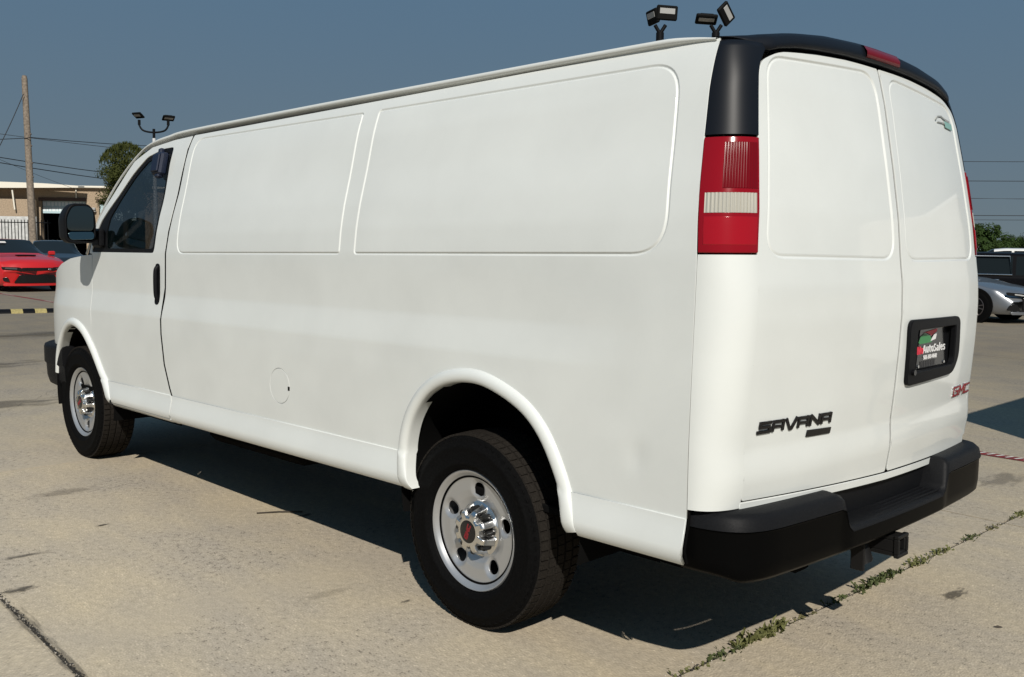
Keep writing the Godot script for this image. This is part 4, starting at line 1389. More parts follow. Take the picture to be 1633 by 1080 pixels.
# ---------------------------------------------------------------- cars, by sections
func lerp_tab(t: Array, z: float) -> float:
	for i in t.size() - 1:
		if z <= t[i + 1][0]:
			var f := clampf((z - t[i][0]) / (t[i + 1][0] - t[i][0]), 0, 1)
			f = f * f * (3 - 2 * f) if t[i].size() > 2 else f
			return lerpf(t[i][1], t[i + 1][1], f)
	return t[-1][1]

# c: top, belt, half (tables along z, front at +z), roof half width, windscreen and rear window spans, ground clearance
func car(o: Node3D, c: Dictionary, body: Material, glass: Material) -> void:
	var z0: float = c.top[0][0]; var z1: float = c.top[-1][0]
	var n := 64
	var rows := []
	for i in n + 1:
		var z := lerpf(z0, z1, i / float(n))
		var yt := lerp_tab(c.top, z); var yb := minf(lerp_tab(c.belt, z), yt - .012)
		var h := lerp_tab(c.half, z)
		var up := clampf((yt - yb) / .45, 0, 1)
		var rw: float = lerpf(h * .80, c.roof, up)
		var y0: float = lerp_tab(c.low, z)
		var bow: float = lerpf(.0, c.get("bow", .26), clampf((z - (z1 - 1.2)) / 1.2, 0, 1)) - lerpf(.22, .0, clampf((z - z0) / .9, 0, 1))
		var half := [Vector2(h * .90, y0), Vector2(h * .985, y0 + .07), Vector2(h, lerpf(y0, yb, .42)), Vector2(h * .992, yb - .10), Vector2(h * .965, yb - .03), Vector2(h * .93, yb), Vector2(lerpf(h * .88, rw + .05, up), lerpf(yb + .005, yt - .10, up)), Vector2(rw, lerpf(yb + .008, yt - .035, up)), Vector2(rw * .72, yt - .008), Vector2(0, yt)]
		var row := PackedVector3Array()
		for q in half: row.append(Vector3(-q.x, q.y, z - bow * q.x * q.x))
		for k in range(half.size() - 2, -1, -1): row.append(Vector3(half[k].x, half[k].y, z - bow * half[k].x * half[k].x))
		rows.append(row)
	var bm := MB.new(); var gm := MB.new(); var rear := MB.new()
	var panes := {}
	var all := MB.new()
	all.grid(rows, -1.0)
	var C: int = rows[0].size()
	for i in n:
		var z := lerpf(z0, z1, (i + .5) / float(n))
		for j in C - 1:
			var e := j if j < C / 2 else C - 2 - j
			var dst := bm
			if e >= 6 and z > c.wind[0] and z < c.wind[1]: dst = gm
			elif e >= 6 and z > c.back[0] and z < c.back[1]: dst = rear
			elif e in [5, 6] and z > c.side[0] and z < c.side[1]:
				var post := false
				for p in c.posts:
					if absf(z - p) < .05: post = true
				if e == 5 and not post:
					var key := 0 if j < C / 2 else 10
					for p in c.posts:
						if z > p: key += 1
					if not panes.has(key): panes[key] = MB.new()
					dst = panes[key]
			var q := i * C + j
			var id := []
			for k in [q, q + 1, q + C + 1, q + C]: id.append(dst.vert(all.v[k], all.n[k]))
			dst.quad(id[0], id[1], id[2], id[3])
	for end in [0, n]:                                          # close nose and tail
		var nn := Vector3(0, 0, 1 if end == n else -1)
		var mid := Vector3.ZERO
		for q in rows[end]: mid += q / C
		mid += nn * .02
		var cc := bm.vert(mid, nn)
		var f := bm.v.size()
		for q in rows[end]: bm.vert(q, nn)
		for k in C - 1: bm.tri(cc, f + k, f + k + 1)
		bm.tri(cc, f + C - 1, f)
	put(bm, "body", body, o)
	put(gm, "windscreen", glass, o)
	put(rear, "rear_window", glass, o)
	for k in panes: put(panes[k], "side_window", glass, o)
	var wr: float = c.wheel
	for z in c.axles:
		for s in [-1.0, 1.0]:
			var h := lerp_tab(c.half, z)
			var am := MB.new()
			am.lathe([Vector2(0, .004), Vector2(wr + .05, .004), Vector2(wr + .06, -.02)], Vector3(s * (h - .002), wr + .015, z), Vector3(s, 0, 0), 32)
			put(am, "wheel_arch", M.under, o)
			var w := MB.new()
			w.lathe([Vector2(wr * .66, -.01), Vector2(wr * .69, .012), Vector2(wr * .86, .018), Vector2(wr * .97, .008), Vector2(wr, -.012), Vector2(wr, -.2)], Vector3(s * h, wr, z), Vector3(s, 0, 0), 32)
			var ty := put(w, "wheel", M.tyre, o)
			var rm := MB.new()
			rm.lathe([Vector2(wr * .66, .006), Vector2(wr * .62, .010), Vector2(wr * .60, -.004)], Vector3(s * h, wr, z), Vector3(s, 0, 0), 32)
			rm.lathe([Vector2(0, .012), Vector2(.07, .010), Vector2(.075, -.01)], Vector3(s * h, wr, z), Vector3(s, 0, 0), 16)
			for k in 10:
				var B := Basis(Vector3(1, 0, 0), TAU * k / 10.0 + (.09 if k % 2 == 0 else -.09))
				rm.box(Vector3(s * (h + .004), wr, z) + B * Vector3(0, wr * .35, 0), Vector3(.012, wr * .56, .022), .003, B)
			put(rm, "rim", c.rim, ty)

func nose_details(o: Node3D, c: Dictionary, list: Array) -> void:    # [name, material, polygon in (x, y), lift, both sides]
	var z1: float = c.top[-1][0]
	for d in list:
		for s in ([-1.0, 1.0] if d[4] else [1.0]):
			var poly := PackedVector2Array()
			for q in d[2]: poly.append(Vector2(q.x * s, q.y))
			var S := func(x: float, y: float) -> Vector3: return Vector3(x, y, z1 + d[3] - c.get("bow", .26) * x * x - .10 * maxf(0.0, absf(x) - .72))
			var mb := MB.new()
			mb.patch(rounded(Array(poly), .03, 3), [], S, .08, 1.0, .05, .004)
			put(mb, d[0], d[1], o)

func cars() -> void:
	# red saloon at the left
	var red := {"top": [[-2.50, .98], [-2.35, 1.08], [-1.75, 1.13, 1], [-.85, 1.42, 1], [-.2, 1.475], [.25, 1.46], [1.18, 1.04, 1], [1.8, .985], [2.28, .90], [2.44, .80], [2.52, .62]],
		"belt": [[-2.5, .92], [-1.6, 1.02], [1.1, .99], [1.8, .93], [2.3, .83], [2.52, .58]], "half": [[-2.5, .80], [-2.1, .90], [-1.3, .95], [1.4, .95], [2.1, .93], [2.35, .90], [2.52, .86]], "low": [[-2.5, .34], [-1.9, .18], [2.2, .17], [2.52, .20]],
		"roof": .60, "wind": [.28, 1.14], "back": [-1.7, -.9], "side": [-1.35, .95], "posts": [-.2], "axles": [-1.53, 1.53], "wheel": .355, "rim": M.dark_rim}
	var o := thing("red_car", "bright red saloon car with black grille and bonnet scoop facing the lot", "car", Vector3(5.86, 0, -28.25), .02)
	car(o, red, M.car_red, M.car_glass)
	nose_details(o, red, [
		["headlight", M.gloss_black, [Vector2(.40, .585), Vector2(.86, .640), Vector2(.88, .70), Vector2(.46, .685), Vector2(.40, .66)], .012, true],
		["headlight_lens", M.trim_grey, [Vector2(.52, .630), Vector2(.80, .652), Vector2(.80, .676), Vector2(.52, .666)], .03, true],
		["upper_grille", M.gloss_black, [Vector2(-.40, .595), Vector2(.40, .595), Vector2(.40, .675), Vector2(-.40, .675)], .012, false],
		["lower_grille", M.gloss_black, [Vector2(-.60, .265), Vector2(.60, .265), Vector2(.46, .475), Vector2(-.46, .475)], .010, false],
		["fog_pocket", M.gloss_black, [Vector2(.70, .30), Vector2(.84, .31), Vector2(.86, .40), Vector2(.74, .41)], .012, true],
		["badge", M.chrome, [Vector2(.30, .615), Vector2(.37, .615), Vector2(.37, .655), Vector2(.30, .655)], .02, false],
		["chin", M.car_red, [Vector2(-.84, .18), Vector2(.84, .18), Vector2(.86, .235), Vector2(-.86, .235)], .02, false]])
	var mb := MB.new()
	mb.box(Vector3(0, 1.012, 1.62), Vector3(.50, .03, .20), .01)
	put(mb, "bonnet_scoop", M.trim, o)
	for s in [-1.0, 1.0]:
		mb = MB.new()
		mb.box(Vector3(s * 1.03, 1.06, .75), Vector3(.20, .13, .10), .03)
		put(mb, "door_mirror", M.car_red, o)
	mb = MB.new()
	mb.box(Vector3(-.34, 1.375, .53), Vector3(.34, .004, .10), .0, Basis(Vector3(1, 0, 0), .46))
	put(mb, "sun_strip", M.white_paint, o)
	# dark saloon behind it
	var dk := red.duplicate()
	dk.top = [[-2.3, .92], [-2.1, 1.04], [-1.5, 1.10, 1], [-.7, 1.40, 1], [.0, 1.45], [.3, 1.43], [1.3, .99, 1], [2.0, .88], [2.35, .60]]
	dk.belt = [[-2.3, .88], [1.2, .95], [2.0, .84], [2.35, .56]]
	dk.half = [[-2.3, .78], [-1.2, .90], [1.4, .90], [2.35, .78]]
	dk.low = [[-2.3, .3], [2.35, .2]]
	dk.wind = [.35, 1.25]; dk.back = [-1.4, -.75]; dk.side = [-1.2, 1.0]; dk.axles = [-1.35, 1.40]; dk.wheel = .33
	o = thing("dark_car", "dark blue-grey car parked behind the red one, mostly hidden", "car", Vector3(8.7, 0, -32.6), -.25)
	car(o, dk, M.car_dark, M.car_glass)
	# silver saloon at the right, nose to the right
	var sv := red.duplicate()
	sv.top = [[-2.4, .92], [-2.25, 1.02], [-1.7, 1.07, 1], [-.9, 1.38, 1], [-.1, 1.45], [.1, 1.43], [.85, .95, 1], [1.4, .86], [2.0, .765], [2.30, .68], [2.44, .52]]
	sv.belt = [[-2.4, .88], [.9, .92], [1.5, .81], [2.1, .71], [2.44, .47]]
	sv.half = [[-2.4, .78], [-1.4, .93], [1.5, .93], [2.1, .90], [2.44, .80]]
	sv.low = [[-2.4, .3], [-1.8, .2], [2.44, .20]]
	sv.bow = .52; sv.wind = [.15, .84]; sv.back = [-1.65, -.9]; sv.side = [-1.4, .9]; sv.axles = [-1.41, 1.42]; sv.wheel = .335; sv.rim = M.dark_rim
	o = thing("silver_car", "silver saloon car in front of the black one, nose to the right", "car", Vector3(18.92, 0, -6.34), -.06)
	car(o, sv, M.car_silver, M.car_glass)
	nose_details(o, sv, [
		["headlight", M.gloss_black, [Vector2(.46, .555), Vector2(.84, .605), Vector2(.86, .665), Vector2(.46, .625)], .012, true],
		["headlight_lens", M.lamp_lens, [Vector2(.50, .578), Vector2(.74, .612), Vector2(.74, .632), Vector2(.50, .600)], .022, true],
		["grille", M.gloss_black, [Vector2(-.56, .30), Vector2(.56, .30), Vector2(.58, .56), Vector2(-.58, .56)], .012, false],
		["fog_pocket", M.gloss_black, [Vector2(.62, .28), Vector2(.84, .29), Vector2(.80, .40), Vector2(.68, .41)], .012, true],
		["chin", M.car_silver, [Vector2(-.78, .20), Vector2(.78, .20), Vector2(.80, .25), Vector2(-.80, .25)], .03, false]])
	# black estate behind it, seen from the side
	var bk := red.duplicate()
	bk.top = [[-2.5, 1.0], [-2.42, 1.38], [-2.2, 1.49], [-.5, 1.51], [.5, 1.48], [1.35, 1.02, 1], [2.2, .95], [2.5, .7]]
	bk.belt = [[-2.5, .95], [1.3, .98], [2.2, .88], [2.5, .6]]
	bk.half = [[-2.5, .90], [-2.2, .97], [2.0, .97], [2.5, .88]]
	bk.low = [[-2.5, .3], [2.5, .3]]
	bk.roof = .76; bk.wind = [.55, 1.3]; bk.back = [-2.47, -2.3]; bk.side = [-2.15, 1.05]; bk.posts = [-1.12, -.02]; bk.axles = [-1.5, 1.5]; bk.wheel = .37
	o = thing("black_car", "black estate car side-on behind the silver one, chrome round its windows", "car", Vector3(21.82, 0, -6.68), -2.82)
	car(o, bk, M.car_black, M.car_glass)
	for s in [-1.012, 1.012]:
		mb = MB.new()
		mb.tube(PackedVector3Array([Vector3(.935 * s, .965, .95), Vector3(.938 * s, .965, -1.10), Vector3(.845 * s, 1.405, -1.03), Vector3(.845 * s, 1.405, .3)]), .018, 6)
		put(mb, "window_trim", M.chrome, o)
		mb = MB.new()
		mb.box(Vector3(s * .955, .84, -.72), Vector3(.03, .028, .22), .008)
		put(mb, "door_handle", M.chrome, o)
	# white van roof beyond
	var wv := bk.duplicate()
	wv.top = [[-2.5, 1.2], [-2.42, 1.60], [-2.2, 1.67], [.2, 1.67], [.6, 1.63], [1.5, 1.1, 1], [2.2, 1.0], [2.5, .7]]
	o = thing("white_car", "white high-roofed car seen only as a strip of roof above the black one", "car", Vector3(32.9, 0, -9.2), -2.80)
	car(o, wv, M.car_white, M.car_glass)
	# unseen trailer added outside the frame so that its shadow reaches in at the right
	o = thing("shadow_trailer", "unseen white box trailer, added to cast the pointed shadow beyond the rear bumper", "trailer", Vector3(0, 0, 0))
	var bt := MB.new()
	bt.box(Vector3(6.33, 1.26, 2.52), Vector3(5.2, 1.76, 2.0), .03)
	put(bt, "box", M.car_white, o)
	for x in [6.6, 7.5]:
		for z in [1.48, 3.56]:
			var w := MB.new()
			w.lathe([Vector2(0, .08), Vector2(.2, .09), Vector2(.3, .1), Vector2(.34, .06), Vector2(.34, -.1)], Vector3(x, .34, z), Vector3(0, 0, signf(z - 2.5)), 24)
			put(w, "wheel", M.tyre, o)
	bt = MB.new()
	bt.box(Vector3(3.35, .45, 2.66), Vector3(1.2, .1, .1), .01)
	bt.tube(PackedVector3Array([Vector3(2.85, .0, 2.66), Vector3(2.85, .5, 2.66)]), .04, 10)
	put(bt, "drawbar", M.under, o)

# ---------------------------------------------------------------- buildings, poles, wires, trees
func spot(px: float, py: float, depth: float) -> Vector3:           # a point of the survey made from the photograph
	return Vector3(-3.3811, 1.4673, 2.6634) + (Vector3(.69782, -.09583, -.70983) + Vector3(.71404, .014785, .69995) * ((px - 816.5) / 1525.66) - Vector3(.05658, .99529, -.07874) * ((py - 540.0) / 1525.66)) * depth

func buildings() -> void:
	# local frame: x along the street front, z towards the lot
	var o := thing("brick_workshop", "tan brick workshop with cream roof edge and dark open garage", "building", Vector3(19.61, 0, -62.45))
	o.basis = Basis(RT, Vector3.UP, -FW)
	var X := func(px: float) -> float: return (px - 100.0) * .0407
	var Y := func(py: float, px := 100.0) -> float: return 1.467 + (381.0 + px * .0148 - py) * .0407
	var wall := PackedVector2Array([Vector2(X.call(-260), -.05), Vector2(X.call(420), -.05), Vector2(X.call(420), Y.call(299)), Vector2(X.call(-260), Y.call(299))])
	var gate := PackedVector2Array([Vector2(X.call(64), .0), Vector2(X.call(136), .0), Vector2(X.call(136), Y.call(321)), Vector2(X.call(64), Y.call(321))])
	var door2 := PackedVector2Array([Vector2(X.call(157), .0), Vector2(X.call(230), .0), Vector2(X.call(230), Y.call(321)), Vector2(X.call(157), Y.call(321))])
	var F := func(z: float) -> Callable: return func(x: float, y: float) -> Vector3: return Vector3(x, y, z)
	var mb := MB.new()
	mb.patch(wall, [gate, door2], F.call(0.0), 3.0, 1.0, .35)
	var w := put(mb, "wall", M.tan_brick, o)
	mb = MB.new()
	mb.box(Vector3(X.call(80), 2.4, -7.0), Vector3(27.6, 4.8, .3))
	mb.box(Vector3(X.call(80), .02, -3.5), Vector3(27.6, .05, 6.6))
	for px in [-259, 419]: mb.box(Vector3(X.call(px), 2.35, -3.6), Vector3(.2, 4.7, 6.4))
	put(mb, "back_wall", M.under, o)
	mb = MB.new()
	mb.box(Vector3(X.call(80), Y.call(299) + .02, -3.5), Vector3(28.0, .14, 7.6), .03)
	put(mb, "roof_edge", M.cream, o)
	mb = MB.new()
	mb.box(Vector3(X.call(100), Y.call(318.5), .05), Vector3(3.1, .22, .12), .01)
	put(mb, "lintel", M.brown, w)
	mb = MB.new()
	mb.box(Vector3(X.call(193), Y.call(319), .05), Vector3(3.1, .14, .12), .01)
	put(mb, "lintel", M.brown, w)
	# banner across the top of the garage opening
	mb = MB.new()
	mb.box(Vector3(X.call(101), Y.call(330), -.2), Vector3(2.9, .86, .04), .005)
	var bn := put(mb, "banner", M.banner, o)
	mb = MB.new()
	var r2 := RandomNumberGenerator.new(); r2.seed = 9
	for row in 2:
		var x: float = X.call(66)
		while x < X.call(134):
			var k := r2.randf_range(.10, .22)
			mb.box(Vector3(x + k * .5, Y.call(325.5 + row * 9), -.176), Vector3(k, .24, .006))
			mb.box(Vector3(x + k * .5, Y.call(325.5 + row * 9) + r2.randf_range(-.14, .14), -.174), Vector3(k * .5, .08, .006))
			x += k + .06
	put(mb, "banner_print", M.banner_print, bn)
	mb = MB.new()
	mb.box(Vector3(X.call(185), Y.call(338), -.2), Vector3(2.4, 1.0, .04), .005)
	put(mb, "window_poster", M.banner, o)
	mb = MB.new()
	mb.box(Vector3(X.call(149), Y.call(333), .10), Vector3(.28, .18, .2), .04)
	mb.box(Vector3(X.call(149), Y.call(337), .12), Vector3(.36, .06, .24), .02)
	put(mb, "wall_lamp", M.lamp_lens, o)
	mb = MB.new()
	mb.tube(PackedVector3Array([Vector3(X.call(122), Y.call(298), .07), Vector3(X.call(122), Y.call(318), .07)]), .04, 8)
	put(mb, "downpipe", M.cream, o)
	# nearer wing with a deep cream fascia, at the left
	o = thing("roofed_wing", "long low tan wing with a deep cream roof fascia behind the utility pole", "building", spot(100, 430, 61.0) * Vector3(1, 0, 1))
	o.basis = Basis(RT, Vector3.UP, -FW)
	var k := .984
	X = func(px: float) -> float: return (px - 100.0) * .0407
	Y = func(py: float, px := 100.0) -> float: return 1.467 + (381.0 + px * .0148 - py) * .0400
	mb = MB.new()
	mb.box(Vector3(X.call(-80) * k, 2.0, -.6), Vector3(10.3, 4.0, .9), .02)
	put(mb, "wall", M.tan_brick, o)
	mb = MB.new()
	var ya: float = Y.call(303)
	var fas := [Vector3(X.call(-230) * k, ya - .10, 0), Vector3(X.call(44) * k, ya + .06, 0), Vector3(X.call(128) * k, ya + .12, -.0), Vector3(X.call(128) * k, ya + .22, -.0), Vector3(X.call(60) * k, ya + .37, -.0), Vector3(X.call(-230) * k, ya + .62, 0)]
	var bak := []
	for q in fas: bak.append(q + Vector3(0, .05, -.9))
	mb.face(fas, Vector3(0, 0, 1))
	for i in fas.size(): mb.face([fas[i], fas[(i + 1) % 6], bak[(i + 1) % 6], bak[i]], (fas[i] + fas[(i + 1) % 6]) * .5 - Vector3(X.call(-60) * k, ya + .25, 0))
	put(mb, "roof_fascia", M.cream, o)
	mb = MB.new()
	mb.box(Vector3(-7.05, 1.45, .06), Vector3(11.0, 2.9, .1), .01)
	put(mb, "shutter", M.white_wall, o)
	mb = MB.new()
	mb.tube(PackedVector3Array([Vector3(X.call(25) * k, ya - .1, .10), Vector3(X.call(28) * k, Y.call(336), .10)]), .05, 8)
	put(mb, "downpipe", M.cream, o)
	# steel picket fence
	var f := thing("picket_fence", "black steel picket fence in front of the white shutter", "fence", spot(30, 400, 48.0) * Vector3(1, 0, 1))
	f.basis = Basis(RT, Vector3.UP, -FW)
	var pk: MeshInstance3D
	for i in range(-26, 10):
		if i == -26:
			mb = MB.new(); mb.box(Vector3(0, 1.22, 0), Vector3(.032, 2.44, .032), .004)
			pk = put(mb, "picket", M.trim, f); pk.position.x = i * .165
		else:
			var q: MeshInstance3D = pk.duplicate(); q.name = "picket"; f.add_child(q, true); q.position.x = i * .165
	for y in [.3, 2.30]:
		mb = MB.new(); mb.box(Vector3(-1.35, y, .022), Vector3(6.0, .05, .03), .005)
		put(mb, "rail", M.trim, f)

func floodlight(called: String, label: String, base: Vector3, h: float, spread: float, heads: Array) -> void:
	var o := thing(called, label, "floodlight", base, 0.0, "twin floodlight poles round the lot")
	o.basis = Basis(RT, Vector3.UP, -FW)                  # x to the right as seen from the lot, z towards the lot
	var mb := MB.new()
	mb.tube(PackedVector3Array([Vector3(0, 0, 0), Vector3(0, h - .62, 0)]), [.09, .055], 12)
	put(mb, "pole", M.pole_white, o)
	mb = MB.new()
	mb.tube(PackedVector3Array([Vector3(0, h - .62, 0), Vector3(0, h - .30, 0)]), .045, 10)
	if spread > .3:
		mb.tube(spline3([Vector3(-spread, h - .06, 0), Vector3(-spread, h - .18, 0), Vector3(-spread * .72, h - .36, 0), Vector3(0, h - .42, 0), Vector3(spread * .72, h - .36, 0), Vector3(spread, h - .18, 0), Vector3(spread, h - .06, 0)], 6), .032, 8)
		for s in [-1, 1]: mb.tube(PackedVector3Array([Vector3(s * spread, h - .17, 0), Vector3(s * spread, h + .0, 0)]), .05, 8)
	else:
		mb.tube(PackedVector3Array([Vector3(0, h - .40, 0), Vector3(0, h - .16, 0)]), .075, 10)
		for s in [-1, 1]: mb.tube(PackedVector3Array([Vector3(0, h - .18, 0), Vector3(s * spread, h - .02, 0)]), .035, 8)
	put(mb, "bracket", M.trim, o)
	for q in heads:                                       # [position, basis]
		var hd := MB.new()
		hd.box(q[0], Vector3(.40, .27, .07), .02, q[1])
		hd.box(q[0] + q[1] * Vector3(0, 0, -.055), Vector3(.26, .17, .05), .015, q[1])
		var e := put(hd, "lamp_head", M.lamp_case, o)
		var ln := MB.new()
		ln.box(q[0] + q[1] * Vector3(0, .03, .037), Vector3(.29, .10, .008), .002, q[1])
		put(ln, "lens", M.lamp_lens, e)

func poles_and_wires() -> void:
	var base := spot(55, 430, 45.0); base.y = 0.0
	var top := spot(38.5, 121, 45.3)
	var o := thing("utility_pole", "weathered wooden utility pole leaning slightly beside the workshop", "utility pole", base, 0.0, "utility poles")
	var mb := MB.new()
	var d := top - base
	mb.tube(PackedVector3Array([Vector3.ZERO, d * .33, d * .66, d * .985, d]), [.17, .16, .145, .13, .10], 14)
	put(mb, "shaft", M.pole_wood, o)
	for y in [.55, .64, .70, .48]:
		mb = MB.new()
		mb.box(d * y + Vector3(.02, 0, .0), Vector3(.27, .10, .27), .03)
		put(mb, "bracket", M.pole_wood_dark, o)
	# two more poles behind the van carry the other ends
	var ends := [spot(560, 430, 75.0), spot(1150, 430, 82.0)]
	var tall := [10.6, 14.5]
	var lab := ["dark wooden utility pole hidden behind the van's long side", "dark wooden utility pole hidden behind the van's rear doors"]
	for i in 2:
		var q := thing("utility_pole", lab[i], "utility pole", ends[i] * Vector3(1, 0, 1), 0.0, "utility poles")
		mb = MB.new()
		mb.tube(PackedVector3Array([Vector3.ZERO, Vector3(0, tall[i] * .5, 0), Vector3(0, tall[i], 0)]), [.18, .16, .12], 12)
		put(mb, "shaft", M.pole_wood, q)
	var wire := func(a: Vector3, b: Vector3, sag: float, r: float, label: String) -> void:
		var p := PackedVector3Array()
		for i in 13:
			var f := i / 12.0
			p.append(a.lerp(b, f) - Vector3(0, sag * 4.0 * f * (1.0 - f), 0))
		var m := MB.new()
		m.tube(p, r, 5)
		tag(put(m, "power_line", M.wire), label, "power line", "overhead power lines")
	# left side: through the pole, on towards the right
	wire.call(spot(46, 219, 45), spot(545, 222, 75), .55, .018, "upper wire from the leaning pole towards the van's roof")
	wire.call(spot(-200, 221, 47), spot(46, 220, 45), .1, .018, "level wire reaching the leaning pole from the left edge")
	wire.call(spot(-160, 190, 52), spot(250, 243, 50), .1, .014, "thin wire sloping behind the leaning pole")
	wire.call(spot(-120, 231, 44), spot(548, 300, 75), .6, .022, "upper of the two dark thick lines left of the tree")
	wire.call(spot(-120, 238, 44.3), spot(550, 312, 75), .65, .022, "lower of the two dark thick lines left of the tree")
	wire.call(spot(-60, 228, 46), spot(130, 305, 60), .1, .010, "faint wire dropping to the workshop roof")
	wire.call(spot(37, 150, 45), spot(-60, 330, 44), .35, .020, "steep wire from the pole's upper part to the left edge")
	var ys := [[259, .022], [290, .026], [313, .012], [318, .010], [345, .026], [352, .018], [380, .012]]
	var names := ["highest wire in the sky right of the van", "second wire from the top right of the van", "faint upper wire of the close pair right of the van", "faint lower wire of the close pair right of the van", "dark wire just above the tree right of the van", "thin wire under the dark one right of the van", "lowest faint wire across the far trees at the right"]
	for i in ys.size():
		wire.call(spot(1160, ys[i][0] - 3, 82), spot(1850, ys[i][0] + (8 if i == 2 else 0), 70), .0, ys[i][1], names[i])
	# floodlights
	var up := Vector3.UP
	var B := func(yaw: float, pitch: float, roll := 0.0) -> Basis: return Basis(up, yaw) * Basis(Vector3.RIGHT, pitch) * Basis(Vector3(0, 0, 1), roll)
	var l1 := spot(245, 200, 33)
	floodlight("floodlight_pole", "twin floodlight on a curved bracket above the round tree", Vector3(l1.x, 0, l1.z), l1.y + .18, .50, [[Vector3(-.52, l1.y + .33, .02), B.call(-.5, .95)], [Vector3(.52, l1.y + .25, .02), B.call(.6, 1.05)]])
	var l2 := spot(1053, 40, 18)
	floodlight("floodlight_pole", "twin floodlight above the van roof with its pale lens facing the lot", Vector3(l2.x, 0, l2.z), l2.y + .02, .10, [[Vector3(.11, l2.y + .21, .06), B.call(.12, .08, -.03)], [Vector3(-.13, l2.y + .17, -.10), B.call(-1.25, .25)]])
	var l3 := spot(1142, 40, 18)
	floodlight("floodlight_pole", "twin floodlight above the black roof cap with heads tilted apart", Vector3(l3.x, 0, l3.z), l3.y + .02, .10, [[Vector3(.17, l3.y + .20, .04), B.call(.55, .25, -.75)], [Vector3(-.19, l3.y + .10, .02), B.call(-.25, 1.15, -.18)]])

func crown(mb: MB, c: Vector3, r: Vector3, n: int, leaf: float, clumps: int) -> void:
	for k in clumps:
		var d := Vector3(rng.randfn(), rng.randfn(), rng.randfn()).normalized()
		var q := c + d * r * pow(rng.randf(), .35) * rng.randf_range(.74, 1.02)
		var cr := rng.randf_range(.16, .34) * r.x
		for i in n / clumps:
			var e := Vector3(rng.randfn(), rng.randfn(), rng.randfn()).normalized()
			var p := q + e * cr * pow(rng.randf(), .4)
			var nn := (e + (p - c).normalized() + Vector3(rng.randfn(), rng.randfn() + .6, rng.randfn()) * .6).normalized()
			var u := nn.cross(Vector3(rng.randfn(), rng.randfn(), rng.randfn())).normalized() * leaf * rng.randf_range(.6, 1.3)
			var w := nn.cross(u) * .45
			mb.face([p - u, p + w, p + u, p - w], nn)

func trees() -> void:
	# a clipped round evergreen at the left
	var p := spot(200, 400, 35); p.y = 0
	var t := thing("clipped_tree", "dense round dark green tree showing above the van's mirror", "tree", p)
	var mb := MB.new()
	mb.tube(PackedVector3Array([Vector3.ZERO, Vector3(.04, 1.2, 0), Vector3(0, 2.6, .05), Vector3(.02, 3.8, 0)]), [.14, .11, .09, .03], 10)
	for k in 7:
		var a := TAU * k / 7.0
		mb.tube(PackedVector3Array([Vector3(0, 1.9 + .15 * k, 0), Vector3(cos(a) * .45, 2.7 + .15 * k, sin(a) * .45), Vector3(cos(a) * .7, 3.3 + .1 * k, sin(a) * .7)]), [.05, .03, .012], 6)
	put(mb, "trunk", M.bark, t)
	mb = MB.new()
	crown(mb, Vector3(.10, 3.50, 0), Vector3(1.02, 1.42, 1.0), 16000, .045, 190)
	for i in 900:                                       # fresh upright shoots along the top
		var a := rng.randf() * TAU; var rr := sqrt(rng.randf()) * .90
		var q := Vector3(cos(a) * rr + .10, 3.50 + 1.36 * sqrt(maxf(0.0, 1.0 - pow(rr / 1.04, 2.0))), sin(a) * rr)
		mb.face([q, q + Vector3(.016, .09, 0), q + Vector3(rng.randfn(0, .03), rng.randf_range(.12, .24), rng.randfn(0, .03)), q + Vector3(-.016, .09, 0)], Vector3(cos(a), .6, sin(a)))
	put(mb, "crown", M.leaf_dark, t)
	# trees beyond the cars at the right
	var list := [[1566, 62.0, 3.75, 1.25, 0, "loose green tree directly right of the van's rear lamp"], [1528, 66.0, 4.6, 1.6, 0, "tall green tree mostly hidden behind the van's rear corner"], [1597, 90.0, 3.0, 1.5, 1, "low far tree at the gap beside the loose one"], [1618, 92.0, 3.6, 1.7, 1, "rounded far tree above the white roof"], [1652, 90.0, 3.4, 2.2, 1, "far tree cut by the right edge"], [1480, 80.0, 4.2, 2.0, 1, "far tree hidden behind the rear doors"]]
	for q in list:
		var b := spot(q[0], 420, q[1]); b.y = 0
		t = thing("background_tree", q[5], "tree", b, 0.0, "trees beyond the cars at the right")
		var h: float = q[2]; var r: float = q[3]
		mb = MB.new()
		mb.tube(PackedVector3Array([Vector3.ZERO, Vector3(.1, h * .35, 0), Vector3(0, h * .7, .1)]), [.16, .12, .05], 8)
		for k in 5:
			var a := TAU * k / 5.0
			mb.tube(PackedVector3Array([Vector3(0, h * .35, 0), Vector3(cos(a) * r * .5, h * .6, sin(a) * r * .5)]), [.06, .02], 6)
		put(mb, "trunk", M.bark, t)
		mb = MB.new()
		crown(mb, Vector3(0, h * .58, 0), Vector3(r, h * .44, r), 5000, .10, 45)
		put(mb, "crown", M.leaf_mid, t)

func key_box(v: Node3D) -> void:
	var o := thing("key_box", "dark blue key lockbox clipped over the top of the driver's window", "lockbox")
	var mb := MB.new()
	var B := rake_basis * Basis(Vector3(0, 0, 1), -.20)
	var c := rake_basis * Vector3(-.893, 1.955, -2.79)
	mb.box(c, Vector3(.05, .135, .115), .012, B)
	put(mb, "case", M.blue_case, o)
	mb = MB.new()
	mb.box(c + B * Vector3(-.030, .0, .0), Vector3(.012, .105, .085), .005, B)
	put(mb, "face_plate", M.blue_case, o)
	mb = MB.new()
	mb.box(c + B * Vector3(.012, .080, -.040), Vector3(.03, .04, .04), .008, B)
	mb.box(c + B * Vector3(-.005, -.072, .015), Vector3(.035, .025, .05), .008, B)
	put(mb, "clip", M.blue_case, o)

